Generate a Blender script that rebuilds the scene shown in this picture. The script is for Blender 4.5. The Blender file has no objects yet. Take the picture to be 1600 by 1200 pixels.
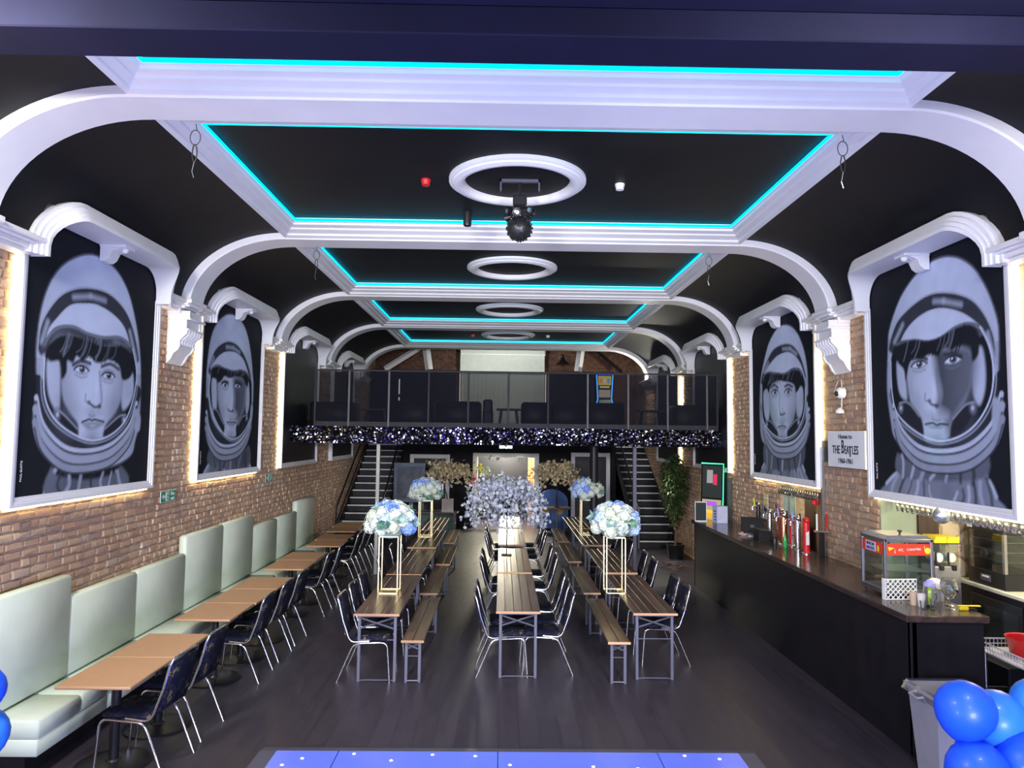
import bpy, bmesh, math, random
import numpy as np
from mathutils import Vector, Matrix
sc = bpy.context.scene
col = sc.collection
random.seed(11)
PI = math.pi

# ------------------------------------------------------------------ camera
def set_camera():
    pitch, yaw, roll, hc, fpx = .0711, .0132, .0117, 2.7242, 1121.17
    cp, sp, cy, sy = math.cos(pitch), math.sin(pitch), math.cos(yaw), math.sin(yaw)
    F = Vector((sy*cp, cy*cp, sp)); R = Vector((cy, -sy, 0)); U = R.cross(F)
    cr, sr = math.cos(roll), math.sin(roll)
    R, U = R*cr + U*sr, U*cr - R*sr
    cd = bpy.data.cameras.new('camera'); cam = bpy.data.objects.new('camera', cd); col.objects.link(cam)
    cd.sensor_width = 36; cd.lens = 36*fpx/1600; cd.clip_start = .05; cd.clip_end = 100
    m = Matrix.Identity(4)
    for i in range(3):
        m[i][0], m[i][1], m[i][2] = R[i], U[i], -F[i]
    m[2][3] = hc
    cam.matrix_world = m
    sc.camera = cam
set_camera()

# ------------------------------------------------------------------ world, lights, exposure
w = bpy.data.worlds.new('world'); sc.world = w; w.use_nodes = True
bg = w.node_tree.nodes['Background']; bg.inputs[0].default_value = (.55, .55, 1, 1); bg.inputs[1].default_value = .26
def area(name, loc, target, size, power, color, sizey=None):
    l = bpy.data.lights.new(name, 'AREA'); l.energy = power; l.color = color; l.size = size
    if sizey: l.shape = 'RECTANGLE'; l.size_y = sizey
    o = bpy.data.objects.new(name, l); col.objects.link(o); o.location = loc
    o.rotation_euler = (Vector(target)-Vector(loc)).to_track_quat('-Z', 'Y').to_euler()
    return o
def spot(name, loc, target, power, color, angle, blend=.4, rad=.05):
    l = bpy.data.lights.new(name, 'SPOT'); l.energy = power; l.color = color; l.spot_size = math.radians(angle); l.spot_blend = blend; l.shadow_soft_size = rad
    o = bpy.data.objects.new(name, l); col.objects.link(o); o.location = loc
    o.rotation_euler = (Vector(target)-Vector(loc)).to_track_quat('-Z', 'Y').to_euler()
    return o
def point(name, loc, power, color, rad=.1):
    l = bpy.data.lights.new(name, 'POINT'); l.energy = power; l.color = color; l.shadow_soft_size = rad
    o = bpy.data.objects.new(name, l); col.objects.link(o); o.location = loc
    return o
# unseen lavender fill added low at the stage front, brightens the arch undersides
area('stage_fill', (-2.2, 1.4, 1.1), (-.6, 8, 4.6), .9, 190, (.58, .62, 1))
area('stage_fill', (2.4, 1.4, 1.1), (.8, 8, 4.6), .9, 190, (.58, .62, 1))
# unseen warm white fill added overhead, brightens the bench seats and tabletops
area('overhead_fill', (-3.25, 2.9, 4.85), (-2.9, 7, .5), .6, 250, (1, .96, .84))
area('overhead_fill', (2.4, 2.6, 4.8), (2.0, 8, 1.0), .6, 80, (1, .95, .86))
# white flood from the stage edge that reaches down the hall
spot('stage_flood', (-1.5, .6, 3.3), (-.3, 15, 1.6), 2000, (.95, .96, 1), 62, .8, .35)
spot('stage_flood', (1.7, .6, 3.3), (.6, 15, 1.6), 2000, (.95, .96, 1), 62, .8, .35)
# lobby and stairs beyond the hall
point('lobby_lamp', (.1, 22.6, 2.25), 600, (1, .93, .70), .2)
spot('emergency_lamp', (.09, 14.55, 2.42), (.0, 18.6, 1.2), 130, (1, .96, .84), 150, .6, .06)
point('stair_lamp', (4.05, 20.2, 4.36), 280, (1, .95, .82), .05)
spot('balcony_lamp', (1.93, 22.8, 5.06), (.6, 20.5, 2.9), 600, (1, .96, .88), 150, .6, .05)
spot('stair_foot_fill', (3.3, 15.9, 2.512), (3.45, 15.2, 0), 190, (1, .96, .86), 85, .8, .015)  # unseen spot added under the slab, brightens the floor past the bar end
# unseen fill added behind the last rib, brightens the blind and screen
spot('rib_fill', (0, 20.32, 5.27), (0, 23.1, 3.9), 230, (1, .98, .92), 120, .6, .05)
# fill points added to brighten the bar recess and the alcove behind the taps
point('bar_fill', (4.95, 6.9, 2.06), 58, (1, .90, .66), .06)
point('alcove_fill', (4.9, 10.6, 1.93), 14, (1, .90, .66), .05)
# green dots thrown by the effect light
spot('effect_beam', (.17, 7.08, 4.6), (4.2, 7.0, 2.75), 70, (.1, 1, .55), 6, .6, .02)
spot('effect_beam', (.17, 7.08, 4.6), (4.2, 11.1, 3.1), 110, (.1, 1, .5), 6, .6, .02)
spot('effect_beam', (.17, 7.08, 4.6), (-3.9, 8.75, .75), 90, (1, .08, .06), 4, .6, .02)
spot('effect_beam', (.17, 7.08, 4.6), (-3.2, 6.1, .75), 90, (1, .08, .06), 4, .6, .02)
sc.view_settings.view_transform = 'Standard'
sc.view_settings.look = 'None'
sc.view_settings.gamma = 1
sc.view_settings.exposure = 0
sc.view_settings.use_curve_mapping = False
# ------------------------------------------------------------------ helpers
class MB:
    def __init__(s): s.v = []; s.f = []; s.m = []
    def add(s, v, f, mi=0):
        b = len(s.v); s.v += [tuple(p) for p in v]
        s.f += [tuple(i+b for i in q) for q in f]; s.m += [mi]*len(f); return s
    def box(s, x0, y0, z0, x1, y1, z1, b=0, mi=0):
        c = [(x0+x1)/2, (y0+y1)/2, (z0+z1)/2]; h = [abs(x1-x0)/2, abs(y1-y0)/2, abs(z1-z0)/2]
        if b <= 0:
            v = [(c[0]+sx*h[0], c[1]+sy*h[1], c[2]+sz*h[2]) for sx in (-1, 1) for sy in (-1, 1) for sz in (-1, 1)]
            return s.add(v, [(0, 1, 3, 2), (4, 6, 7, 5), (0, 4, 5, 1), (2, 3, 7, 6), (0, 2, 6, 4), (1, 5, 7, 3)], mi)
        b = min(b, min(h)*.95); v = []; idx = {}
        for sx in (-1, 1):
            for sy in (-1, 1):
                for sz in (-1, 1):
                    for a in range(3):
                        d = [h[i]-(0 if i == a else b) for i in range(3)]
                        idx[sx, sy, sz, a] = len(v); v.append((c[0]+sx*d[0], c[1]+sy*d[1], c[2]+sz*d[2]))
        f = []
        for sg in (-1, 1):
            f.append([idx[sg, p, q, 0] for p, q in ((-1, -1), (-1, 1), (1, 1), (1, -1))])
            f.append([idx[p, sg, q, 1] for p, q in ((-1, -1), (-1, 1), (1, 1), (1, -1))])
            f.append([idx[p, q, sg, 2] for p, q in ((-1, -1), (-1, 1), (1, 1), (1, -1))])
        for p in (-1, 1):
            for q in (-1, 1):
                f.append([idx[-1, p, q, 1], idx[1, p, q, 1], idx[1, p, q, 2], idx[-1, p, q, 2]])
                f.append([idx[p, -1, q, 0], idx[p, 1, q, 0], idx[p, 1, q, 2], idx[p, -1, q, 2]])
                f.append([idx[p, q, -1, 0], idx[p, q, 1, 0], idx[p, q, 1, 1], idx[p, q, -1, 1]])
                for r in (-1, 1): f.append([idx[p, q, r, a] for a in range(3)])
        return s.add(v, f, mi)
    def tube(s, pts, r, n=8, closed=False, mi=0):
        P = [Vector(p) for p in pts]; N = len(P); v = []; f = []
        T = [((P[(i+1) % N] if (closed or i < N-1) else P[i])-(P[i-1] if (closed or i > 0) else P[i])).normalized() for i in range(N)]
        a = Vector((0, 0, 1)) if abs(T[0].z) < .9 else Vector((1, 0, 0))
        u = (a-T[0]*a.dot(T[0])).normalized()
        for i in range(N):
            u = (u-T[i]*u.dot(T[i]))
            u = u.normalized() if u.length > 1e-6 else T[i].orthogonal().normalized()
            w_ = T[i].cross(u); rr = r[i] if isinstance(r, (list, tuple)) else r
            for k in range(n):
                t = 2*PI*k/n; v.append(P[i]+(u*math.cos(t)+w_*math.sin(t))*rr)
        for i in range(N if closed else N-1):
            for k in range(n):
                a0 = i*n+k; a1 = i*n+(k+1) % n; j = (i+1) % N
                f.append((a0, a1, j*n+(k+1) % n, j*n+k))
        if not closed: f += [tuple(range(n))[::-1], tuple((N-1)*n+k for k in range(n))]
        return s.add(v, f, mi)
    def cyl(s, a, b, r, n=12, mi=0): return s.tube([a, b], r, n, mi=mi)
    def lathe(s, prof, n=16, c=(0, 0, 0), mi=0, ax=None):
        v = []; f = []; N = len(prof)
        for r, z in prof:
            for k in range(n):
                t = 2*PI*k/n; v.append(Vector((r*math.cos(t), r*math.sin(t), z)))
        if ax: q = Vector(ax).normalized().to_track_quat('Z', 'Y'); v = [q @ p for p in v]
        v = [p+Vector(c) for p in v]
        for i in range(N-1):
            for k in range(n): f.append((i*n+k, i*n+(k+1) % n, (i+1)*n+(k+1) % n, (i+1)*n+k))
        if prof[0][0] > 1e-5: f.append(tuple(range(n))[::-1])
        if prof[-1][0] > 1e-5: f.append(tuple((N-1)*n+k for k in range(n)))
        return s.add(v, f, mi)
    def prism(s, poly, ax, a0, a1, mi=0):
        n = len(poly); g = {'x': lambda p, q, a: (a, p, q), 'y': lambda p, q, a: (p, a, q), 'z': lambda p, q, a: (p, q, a)}[ax]
        v = [g(p, q, a) for a in (a0, a1) for p, q in poly]
        f = [tuple(range(n)), tuple(range(2*n-1, n-1, -1))]+[(i, (i+1) % n, n+(i+1) % n, n+i) for i in range(n)]
        return s.add(v, f, mi)
    def sphere(s, c, r, n=16, m=10, sc_=(1, 1, 1), mi=0):
        v = [(c[0], c[1], c[2]-r*sc_[2])]; f = []
        for j in range(1, m):
            ph = -PI/2+PI*j/m
            for k in range(n):
                t = 2*PI*k/n; v.append((c[0]+r*sc_[0]*math.cos(ph)*math.cos(t), c[1]+r*sc_[1]*math.cos(ph)*math.sin(t), c[2]+r*sc_[2]*math.sin(ph)))
        v.append((c[0], c[1], c[2]+r*sc_[2])); L = len(v)-1
        for k in range(n):
            f.append((0, 1+(k+1) % n, 1+k)); f.append((L, 1+(m-2)*n+k, 1+(m-2)*n+(k+1) % n))
        for j in range(m-2):
            for k in range(n): f.append((1+j*n+k, 1+j*n+(k+1) % n, 1+(j+1)*n+(k+1) % n, 1+(j+1)*n+k))
        return s.add(v, f, mi)
    def strip(s, rows, closed=False, mi=0):
        n = len(rows[0]); f = []
        for i in range(len(rows) if closed else len(rows)-1):
            j = (i+1) % len(rows)
            for k in range(n-1): f.append((i*n+k, i*n+k+1, j*n+k+1, j*n+k))
        return s.add([p for r in rows for p in r], f, mi)
    def xf(s, M): s.v = [tuple(M @ Vector(p)) for p in s.v]; return s
    def mesh(s, name, mats, smooth=None, fix=True):
        me = bpy.data.meshes.new(name); me.from_pydata(s.v, [], s.f)
        for m in (mats if isinstance(mats, (list, tuple)) else [mats]): me.materials.append(m)
        if any(s.m): me.polygons.foreach_set('material_index', s.m)
        if fix:
            bm = bmesh.new(); bm.from_mesh(me); bmesh.ops.recalc_face_normals(bm, faces=bm.faces); bm.to_mesh(me); bm.free()
        if smooth:
            me.polygons.foreach_set('use_smooth', [True]*len(me.polygons)); me.set_sharp_from_angle(angle=math.radians(smooth))
        me.update(); return me
    def build(s, name, mats, parent=None, loc=None, rz=0, smooth=None, label=None, kind=None, fix=True):
        return put(name, s.mesh(name, mats, smooth, fix), parent, loc, rz, label, kind)
def put(name, me, parent=None, loc=None, rz=0, label=None, kind=None):
    o = bpy.data.objects.new(name, me); col.objects.link(o)
    if parent: o.parent = parent
    if loc is not None: o.location = loc
    if rz: o.rotation_euler[2] = rz
    if label: o['label'] = label
    if kind: o['kind'] = kind
    return o
def tag(o, label, cat, group=None):
    o['label'] = label; o['category'] = cat
    if group: o['group'] = group
    return o
def thing(name, label, cat, loc=(0, 0, 0), rz=0, group=None):
    o = bpy.data.objects.new(name, None); col.objects.link(o); o.location = loc; o.rotation_euler[2] = rz
    o.empty_display_size = .1
    return tag(o, label, cat, group)
def copy_tree(o, parent=None):
    c = o.copy(); col.objects.link(c)
    if parent: c.parent = parent
    for ch in list(o.children): copy_tree(ch, c)
    return c
def dup(root, loc, rz, label, group=None):
    r = copy_tree(root); r.location = loc; r.rotation_euler[2] = rz; r['label'] = label
    if group: r['group'] = group
    return r
def struct(name, mb, mats, smooth=None, fix=True):
    return mb.build(name, mats, smooth=smooth, kind='structure', fix=fix)
def text(s, size, loc, rot, m, parent=None, name='lettering', sx=1, ext=.0015, align='CENTER'):
    cu = bpy.data.curves.new(name, 'FONT'); cu.body = s; cu.size = size; cu.align_x = align; cu.align_y = 'CENTER'; cu.extrude = ext; cu.resolution_u = 3; cu.offset = size*.008
    cu.materials.append(m)
    tmp = bpy.data.objects.new(name, cu); me = bpy.data.meshes.new_from_object(tmp); me.name = name
    bpy.data.objects.remove(tmp); bpy.data.curves.remove(cu)
    if not me.materials: me.materials.append(m)
    o = put(name, me, parent, loc); o.rotation_euler = rot; o.scale = (sx, 1, 1)
    return o
LEFT_WALL = (PI/2, 0, PI/2); RIGHT_WALL = (PI/2, 0, -PI/2); FACING = (PI/2, 0, 0)

# ------------------------------------------------------------------ materials
def lin(c): return tuple(((x/255)/12.92 if x/255 <= .04045 else ((x/255+.055)/1.055)**2.4) for x in c)
def mat(name, c, rough=.5, metal=0, var=.12, scale=6, bump=0, bscale=40, emit=None, es=1, alpha=1, trans=0, ior=1.45, spec=.5, coat=0, stretch=None):
    m = bpy.data.materials.new(name); m.use_nodes = True; nt = m.node_tree; N = nt.nodes; L = nt.links
    b = N['Principled BSDF']; b.inputs['Roughness'].default_value = rough; b.inputs['Metallic'].default_value = metal
    b.inputs['Specular IOR Level'].default_value = spec; b.inputs['IOR'].default_value = ior
    b.inputs['Transmission Weight'].default_value = trans; b.inputs['Alpha'].default_value = alpha; b.inputs['Coat Weight'].default_value = coat
    tc = N.new('ShaderNodeTexCoord'); mp = N.new('ShaderNodeMapping'); L.new(tc.outputs['Object'], mp.inputs[0])
    if stretch: mp.inputs['Scale'].default_value = stretch
    nz = N.new('ShaderNodeTexNoise'); nz.inputs['Scale'].default_value = scale; nz.inputs['Detail'].default_value = 4; L.new(mp.outputs[0], nz.inputs['Vector'])
    rp = N.new('ShaderNodeValToRGB'); rp.color_ramp.elements[0].position = .3; rp.color_ramp.elements[1].position = .7
    rp.color_ramp.elements[0].color = (*[x*(1-var) for x in c], 1); rp.color_ramp.elements[1].color = (*[min(1, x*(1+var)) for x in c], 1)
    L.new(nz.outputs[0], rp.inputs[0]); L.new(rp.outputs[0], b.inputs['Base Color'])
    if bump:
        n2 = N.new('ShaderNodeTexNoise'); n2.inputs['Scale'].default_value = bscale; n2.inputs['Detail'].default_value = 3; L.new(mp.outputs[0], n2.inputs['Vector'])
        bp_ = N.new('ShaderNodeBump'); bp_.inputs['Strength'].default_value = bump; bp_.inputs['Distance'].default_value = .01
        L.new(n2.outputs[0], bp_.inputs['Height']); L.new(bp_.outputs[0], b.inputs['Normal'])
    if emit: b.inputs['Emission Color'].default_value = (*emit, 1); b.inputs['Emission Strength'].default_value = es
    return m
def wood(name, c1, c2, rough=.35, axis=1, scale=9, bump=.05):
    m = mat(name, c1, rough); N = m.node_tree.nodes; L = m.node_tree.links
    st = [scale, scale, scale]; st[axis] = scale*.08
    mp = next(n for n in N if n.type == 'MAPPING'); mp.inputs['Scale'].default_value = st
    oi = N.new('ShaderNodeObjectInfo'); ad = N.new('ShaderNodeVectorMath'); ad.operation = 'ADD'; mu = N.new('ShaderNodeVectorMath'); mu.operation = 'SCALE'
    mu.inputs[3].default_value = 37; cx = N.new('ShaderNodeCombineXYZ')
    for i in range(3): L.new(oi.outputs['Random'], cx.inputs[i])
    L.new(cx.outputs[0], mu.inputs[0]); L.new(mu.outputs[0], ad.inputs[1])
    nz = next(n for n in N if n.type == 'TEX_NOISE'); nz.inputs['Scale'].default_value = 1.2; nz.inputs['Detail'].default_value = 6; nz.inputs['Distortion'].default_value = .6
    L.new(mp.outputs[0], ad.inputs[0]); L.new(ad.outputs[0], nz.inputs['Vector'])
    rp = next(n for n in N if n.type == 'VALTORGB'); rp.color_ramp.elements[0].color = (*c1, 1); rp.color_ramp.elements[1].color = (*c2, 1)
    # each board a little lighter or darker
    hs = N.new('ShaderNodeHueSaturation'); mr = N.new('ShaderNodeMapRange'); mr.inputs[3].default_value = .75; mr.inputs[4].default_value = 1.3
    L.new(oi.outputs['Random'], mr.inputs[0]); L.new(mr.outputs[0], hs.inputs['Value']); L.new(rp.outputs[0], hs.inputs['Color'])
    L.new(hs.outputs[0], N['Principled BSDF'].inputs['Base Color'])
    return m
def glow(name, c, s):
    m = bpy.data.materials.new(name); m.use_nodes = True; nt = m.node_tree; nt.nodes.clear()
    e = nt.nodes.new('ShaderNodeEmission'); e.inputs[0].default_value = (*c, 1); e.inputs[1].default_value = s
    o = nt.nodes.new('ShaderNodeOutputMaterial'); nt.links.new(e.outputs[0], o.inputs[0]); return m
def mesh_screen(name, c, op):
    m = bpy.data.materials.new(name); m.use_nodes = True; nt = m.node_tree; N = nt.nodes; L = nt.links
    b = N['Principled BSDF']; b.inputs['Base Color'].default_value = (*c, 1); b.inputs['Roughness'].default_value = .9; b.inputs['Specular IOR Level'].default_value = .08
    tr = N.new('ShaderNodeBsdfTransparent'); mx = N.new('ShaderNodeMixShader'); mx.inputs[0].default_value = op
    L.new(tr.outputs[0], mx.inputs[1]); L.new(b.outputs[0], mx.inputs[2]); L.new(mx.outputs[0], N['Material Output'].inputs[0]); return m
def clearpane(name, tint, gloss=.12):
    m = bpy.data.materials.new(name); m.use_nodes = True; nt = m.node_tree; N = nt.nodes; L = nt.links
    N.remove(N['Principled BSDF']); tr = N.new('ShaderNodeBsdfTransparent'); tr.inputs[0].default_value = (*tint, 1)
    gl = N.new('ShaderNodeBsdfGlossy'); gl.inputs['Roughness'].default_value = .05; fr = N.new('ShaderNodeLayerWeight'); fr.inputs[0].default_value = gloss*2
    mx = N.new('ShaderNodeMixShader'); L.new(fr.outputs[1], mx.inputs[0]); L.new(tr.outputs[0], mx.inputs[1]); L.new(gl.outputs[0], mx.inputs[2])
    L.new(mx.outputs[0], N['Material Output'].inputs[0]); return m

M = {}
M['white'] = mat('white_plaster', (.80, .80, .82), .45, var=.03, scale=3, bump=.04, bscale=25)
M['white_frame'] = mat('white_frame_paint', (.78, .78, .80), .4, var=.03)
M['black_ceiling'] = mat('black_ceiling_paint', (.0085, .0085, .011), .6, var=.25, scale=2.5, bump=.1, bscale=9, spec=.3)
M['navy'] = mat('dark_blue_boarding', (.0085, .009, .034), .8, var=.12, scale=3, spec=.25)
M['black'] = mat('black_paint', (.008, .008, .011), .45, var=.2, spec=.4)
M['black_wall'] = mat('black_wall_paint', (.007, .007, .011), .7, var=.2, spec=.3)
M['mortar'] = mat('lime_mortar', (.42, .31, .215), .95, var=.3, scale=14, bump=.5, bscale=60)
bricks_rgb = [(.58, .385, .26), (.52, .335, .23), (.62, .44, .30), (.44, .30, .23), (.56, .42, .31)]
for i, c in enumerate(bricks_rgb): M['brick%d' % i] = mat('brick_clay_%s' % 'abcde'[i], c, .9, var=.28, scale=16, bump=.7, bscale=45)
M['bricks'] = [M['brick%d' % i] for i in range(5)]
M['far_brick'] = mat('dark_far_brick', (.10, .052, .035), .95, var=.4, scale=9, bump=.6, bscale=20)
M['chrome'] = mat('chrome', (.86, .86, .88), .16, 1, var=.02)
M['steel'] = mat('brushed_steel', (.55, .56, .6), .32, 1, var=.06, scale=20)
M['grey_metal'] = mat('grey_painted_metal', (.11, .11, .15), .45, .3, var=.08)
M['gold'] = mat('gold_metal', (.95, .78, .40), .38, 1, var=.04)
M['cyan'] = glow('cyan_led', (.0, .62, .95), 3.6)
M['warm_led'] = glow('warm_white_led', (1, .79, .40), 12.5)
M['cool_led'] = glow('bar_white_led', (1, .92, .70), 24)
M['mint'] = mat('mint_leatherette', (.62, .70, .58), .45, var=.05, scale=4, bump=.05, bscale=8)
M['beech'] = mat('beech_laminate', (.46, .265, .15), .5, var=.06, scale=12, stretch=(1, 8, 1))
M['plank'] = wood('stained_tabletop', (.038, .023, .018), (.15, .095, .070), .32)
M['plank_bench'] = wood('stained_bench', (.06, .040, .026), (.20, .135, .085), .28)
M['bare_wood'] = wood('bare_wood_edge', (.36, .19, .10), (.55, .32, .18), .45, axis=0)
M['bar_top'] = wood('dark_bar_top', (.028, .019, .016), (.075, .05, .042), .16)
M['bar_front'] = mat('black_bar_front', (.010, .009, .012), .4, var=.25, scale=5, spec=.4)
M['petal_white'] = mat('white_petal', (.62, .68, .63), .6, var=.08, scale=30)
M['petal_cream'] = mat('cream_petal', (.62, .67, .54), .6, var=.08, scale=30)
M['petal_blue'] = mat('blue_petal', (.22, .36, .80), .55, var=.25, scale=25)
M['petal_sky'] = mat('pale_blue_petal', (.48, .62, .86), .55, var=.2, scale=25)
M['petal_tan'] = mat('tan_petal', (.60, .50, .33), .7, var=.15, scale=25)
M['petal_silver'] = mat('silver_white_petal', (.46, .49, .57), .6, var=.1, scale=25)
M['leaf'] = mat('eucalyptus_leaf', (.09, .22, .15), .55, var=.3, scale=20)
M['leaf_pale'] = mat('pale_sage_leaf', (.28, .42, .38), .55, var=.2, scale=20)
M['leaf_dark'] = mat('dark_foliage', (.028, .055, .016), .5, var=.4, scale=10)
M['twig'] = mat('black_twig', (.02, .016, .014), .6)
M['bark'] = mat('brown_bark', (.16, .11, .07), .8, bump=.4)
M['red'] = mat('red_plastic', (.55, .018, .022), .3)
M['redprint'] = mat('red_printed_card', (.62, .05, .02), .45, var=.12)
M['white_gloss'] = mat('white_plastic', (.82, .82, .82), .3, var=.03)
M['green_sign'] = mat('green_sign', (.02, .28, .12), .35, var=.05)
M['sign_white'] = mat('pale_sign_board', (.85, .87, .90), .35, var=.03)
M['ink'] = mat('dark_ink', (.012, .013, .03), .5)
M['print_white'] = mat('white_print', (.75, .75, .75), .5)
M['dark_plastic'] = mat('black_plastic', (.012, .012, .014), .35)
M['copper'] = mat('copper_metal', (.80, .36, .20), .25, 1)
M['glass'] = clearpane('clear_glass', (.93, .96, .96), .27)
M['pane'] = clearpane('cabinet_pane', (.86, .90, .90), .08)
M['mesh'] = mesh_screen('black_mesh_screen', (.012, .012, .02), .5)
M['rack_glass'] = clearpane('rack_glass', (.97, .98, .97), .36)
M['tray'] = mat('grey_basket', (.42, .42, .47), .4)
M['film'] = clearpane('plastic_film', (.75, .78, .82), .2)
M['plastic_grey'] = mat('translucent_grey_plastic', (.34, .34, .40), .35, var=.05)
M['balloon'] = mat('blue_latex', (.012, .10, .86), .42, var=.04, coat=.1)
M['balloon_light'] = mat('azure_latex', (.03, .22, .90), .42, var=.04, coat=.1)
M['yellow'] = mat('yellow_plastic', (.80, .62, .02), .35)
M['lime'] = mat('lime_plastic', (.55, .72, .02), .35)
M['sage_wall'] = mat('sage_green_paint', (.27, .33, .23), .6, var=.04)
M['cream_wall'] = mat('cream_wall', (.62, .55, .38), .6, var=.06)
M['brown_wood'] = wood('dark_brown_boards', (.045, .026, .016), (.10, .058, .035), .6, axis=2)
M['cardboard'] = mat('cardboard', (.42, .28, .15), .8, var=.1)
M['sofa'] = mat('black_leather', (.009, .010, .014), .42, var=.2, bump=.1)
M['sofa_grey'] = mat('grey_leather', (.055, .055, .06), .45, var=.2, bump=.1)
M['blind'] = mat('pale_blind', (.52, .57, .52), .7, var=.05)
M['grey_wall'] = mat('lobby_grey_paint', (.28, .28, .27), .6, var=.05)
M['pink'] = mat('pink_petal', (.85, .16, .26), .6)
M['ypetal'] = mat('yellow_petal', (.75, .75, .10), .6)
M['blue_board'] = mat('blue_board', (.05, .13, .42), .5, var=.1)
M['teal'] = mat('teal_plastic', (.05, .13, .12), .5)
M['cable'] = mat('brown_cable', (.10, .06, .045), .5)
M['lavender_card'] = mat('lavender_card', (.50, .52, .78), .5, var=.05)
# floral fabric: navy with scattered golden motifs
def floral():
    m = mat('navy_floral_fabric', (.013, .015, .035), .9, spec=.12); N = m.node_tree.nodes; L = m.node_tree.links
    tc = next(n for n in N if n.type == 'TEX_COORD'); b = N['Principled BSDF']
    vo = N.new('ShaderNodeTexVoronoi'); vo.inputs['Scale'].default_value = 7; L.new(tc.outputs['Object'], vo.inputs['Vector'])
    nz = N.new('ShaderNodeTexNoise'); nz.inputs['Scale'].default_value = 34; nz.inputs['Detail'].default_value = 3; L.new(tc.outputs['Object'], nz.inputs['Vector'])
    ma = N.new('ShaderNodeMath'); ma.operation = 'MULTIPLY_ADD'; ma.inputs[1].default_value = .9; L.new(nz.outputs[0], ma.inputs[0]); L.new(vo.outputs['Distance'], ma.inputs[2])
    r = N.new('ShaderNodeValToRGB'); e = r.color_ramp.elements
    e[0].position = .60; e[0].color = (.15, .11, .07, 1); e[1].position = .68; e[1].color = (.008, .009, .02, 1)
    x = e.new(.80); x.color = (.009, .010, .022, 1); x = e.new(.86); x.color = (.028, .03, .05, 1); x = e.new(.95); x.color = (.008, .009, .02, 1)
    L.new(ma.outputs[0], r.inputs[0]); L.new(r.outputs[0], b.inputs['Base Color']); return m
M['floral'] = floral()
def floor_mat():
    m = mat('dark_plank_floor', (.05, .043, .045), .42); N = m.node_tree.nodes; L = m.node_tree.links; b = N['Principled BSDF']
    tc = next(n for n in N if n.type == 'TEX_COORD')
    mp = N.new('ShaderNodeMapping'); mp.inputs['Rotation'].default_value = (0, 0, PI/2); L.new(tc.outputs['Object'], mp.inputs[0])
    br = N.new('ShaderNodeTexBrick'); br.inputs['Scale'].default_value = 1; br.inputs['Mortar Size'].default_value = .003; br.inputs['Brick Width'].default_value = 1.3; br.inputs['Row Height'].default_value = .19
    br.inputs['Color1'].default_value = (.036, .029, .041, 1); br.inputs['Color2'].default_value = (.044, .036, .050, 1); br.inputs['Mortar'].default_value = (.022, .018, .02, 1)
    L.new(mp.outputs[0], br.inputs['Vector'])
    nz = N.new('ShaderNodeTexNoise'); nz.inputs['Scale'].default_value = 5; nz.inputs['Detail'].default_value = 6
    m2 = N.new('ShaderNodeMapping'); m2.inputs['Scale'].default_value = (3, .5, 1); L.new(tc.outputs['Object'], m2.inputs[0]); L.new(m2.outputs[0], nz.inputs['Vector'])
    mr = N.new('ShaderNodeMapRange'); mr.inputs[3].default_value = .7; mr.inputs[4].default_value = 1.25; L.new(nz.outputs[0], mr.inputs[0])
    hs = N.new('ShaderNodeHueSaturation'); L.new(br.outputs[0], hs.inputs['Color']); L.new(mr.outputs[0], hs.inputs['Value']); L.new(hs.outputs[0], b.inputs['Base Color'])
    rr = N.new('ShaderNodeMapRange'); rr.inputs[3].default_value = .3; rr.inputs[4].default_value = .55; L.new(nz.outputs[0], rr.inputs[0]); L.new(rr.outputs[0], b.inputs['Roughness'])
    return m
M['floor'] = floor_mat()
def marble():
    m = mat('cream_veined_marble', (.62, .50, .32), .3); N = m.node_tree.nodes; L = m.node_tree.links; b = N['Principled BSDF']
    tc = next(n for n in N if n.type == 'TEX_COORD'); nz = N.new('ShaderNodeTexNoise'); nz.inputs['Scale'].default_value = 3.2; nz.inputs['Detail'].default_value = 5; nz.inputs['Distortion'].default_value = 1.6
    L.new(tc.outputs['Object'], nz.inputs['Vector']); r = N.new('ShaderNodeValToRGB'); e = r.color_ramp.elements
    e[0].position = .42; e[0].color = (.66, .54, .35, 1); e[1].position = .56; e[1].color = (.68, .57, .38, 1); x = e.new(.495); x.color = (.30, .19, .10, 1)
    L.new(nz.outputs[0], r.inputs[0]); L.new(r.outputs[0], b.inputs['Base Color']); return m
M['marble'] = marble()
def dance():
    return mat('blue_lit_acrylic', (.12, .16, .62), .25, var=.03, emit=(.06, .11, .70), es=.55)  # blue light on the white panels is put into base colour and glow
M['dance'] = dance()
# ------------------------------------------------------------------ shell
XL, XR = -4.12, 4.31            # brick faces
FL, FR = -4.03, 4.22            # picture frame fronts
BEAMS = [5.23, 9.0, 12.66, 16.3, 20.0]
MUR_L = [(6.0, 8.43), (9.62, 12.14), (13.28, 15.82), (17.2, 19.6)]
MUR_R = [(5.87, 8.27), (9.62, 12.2), (13.4, 15.85), (17.2, 19.6)]
VCL, VCR, VZ = -2.72, 2.95, 4.26
def vault_x(side, z):
    a = 1.26 if side < 0 else 1.22
    t = max(0, 1-((max(z, VZ)-VZ)/.94)**2)**.5
    return VCL-a*t if side < 0 else VCR+a*t
mb = MB().box(-4.6, -1, -.2, 6.3, 26, 0); struct('floor', mb, M['floor'])

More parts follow.
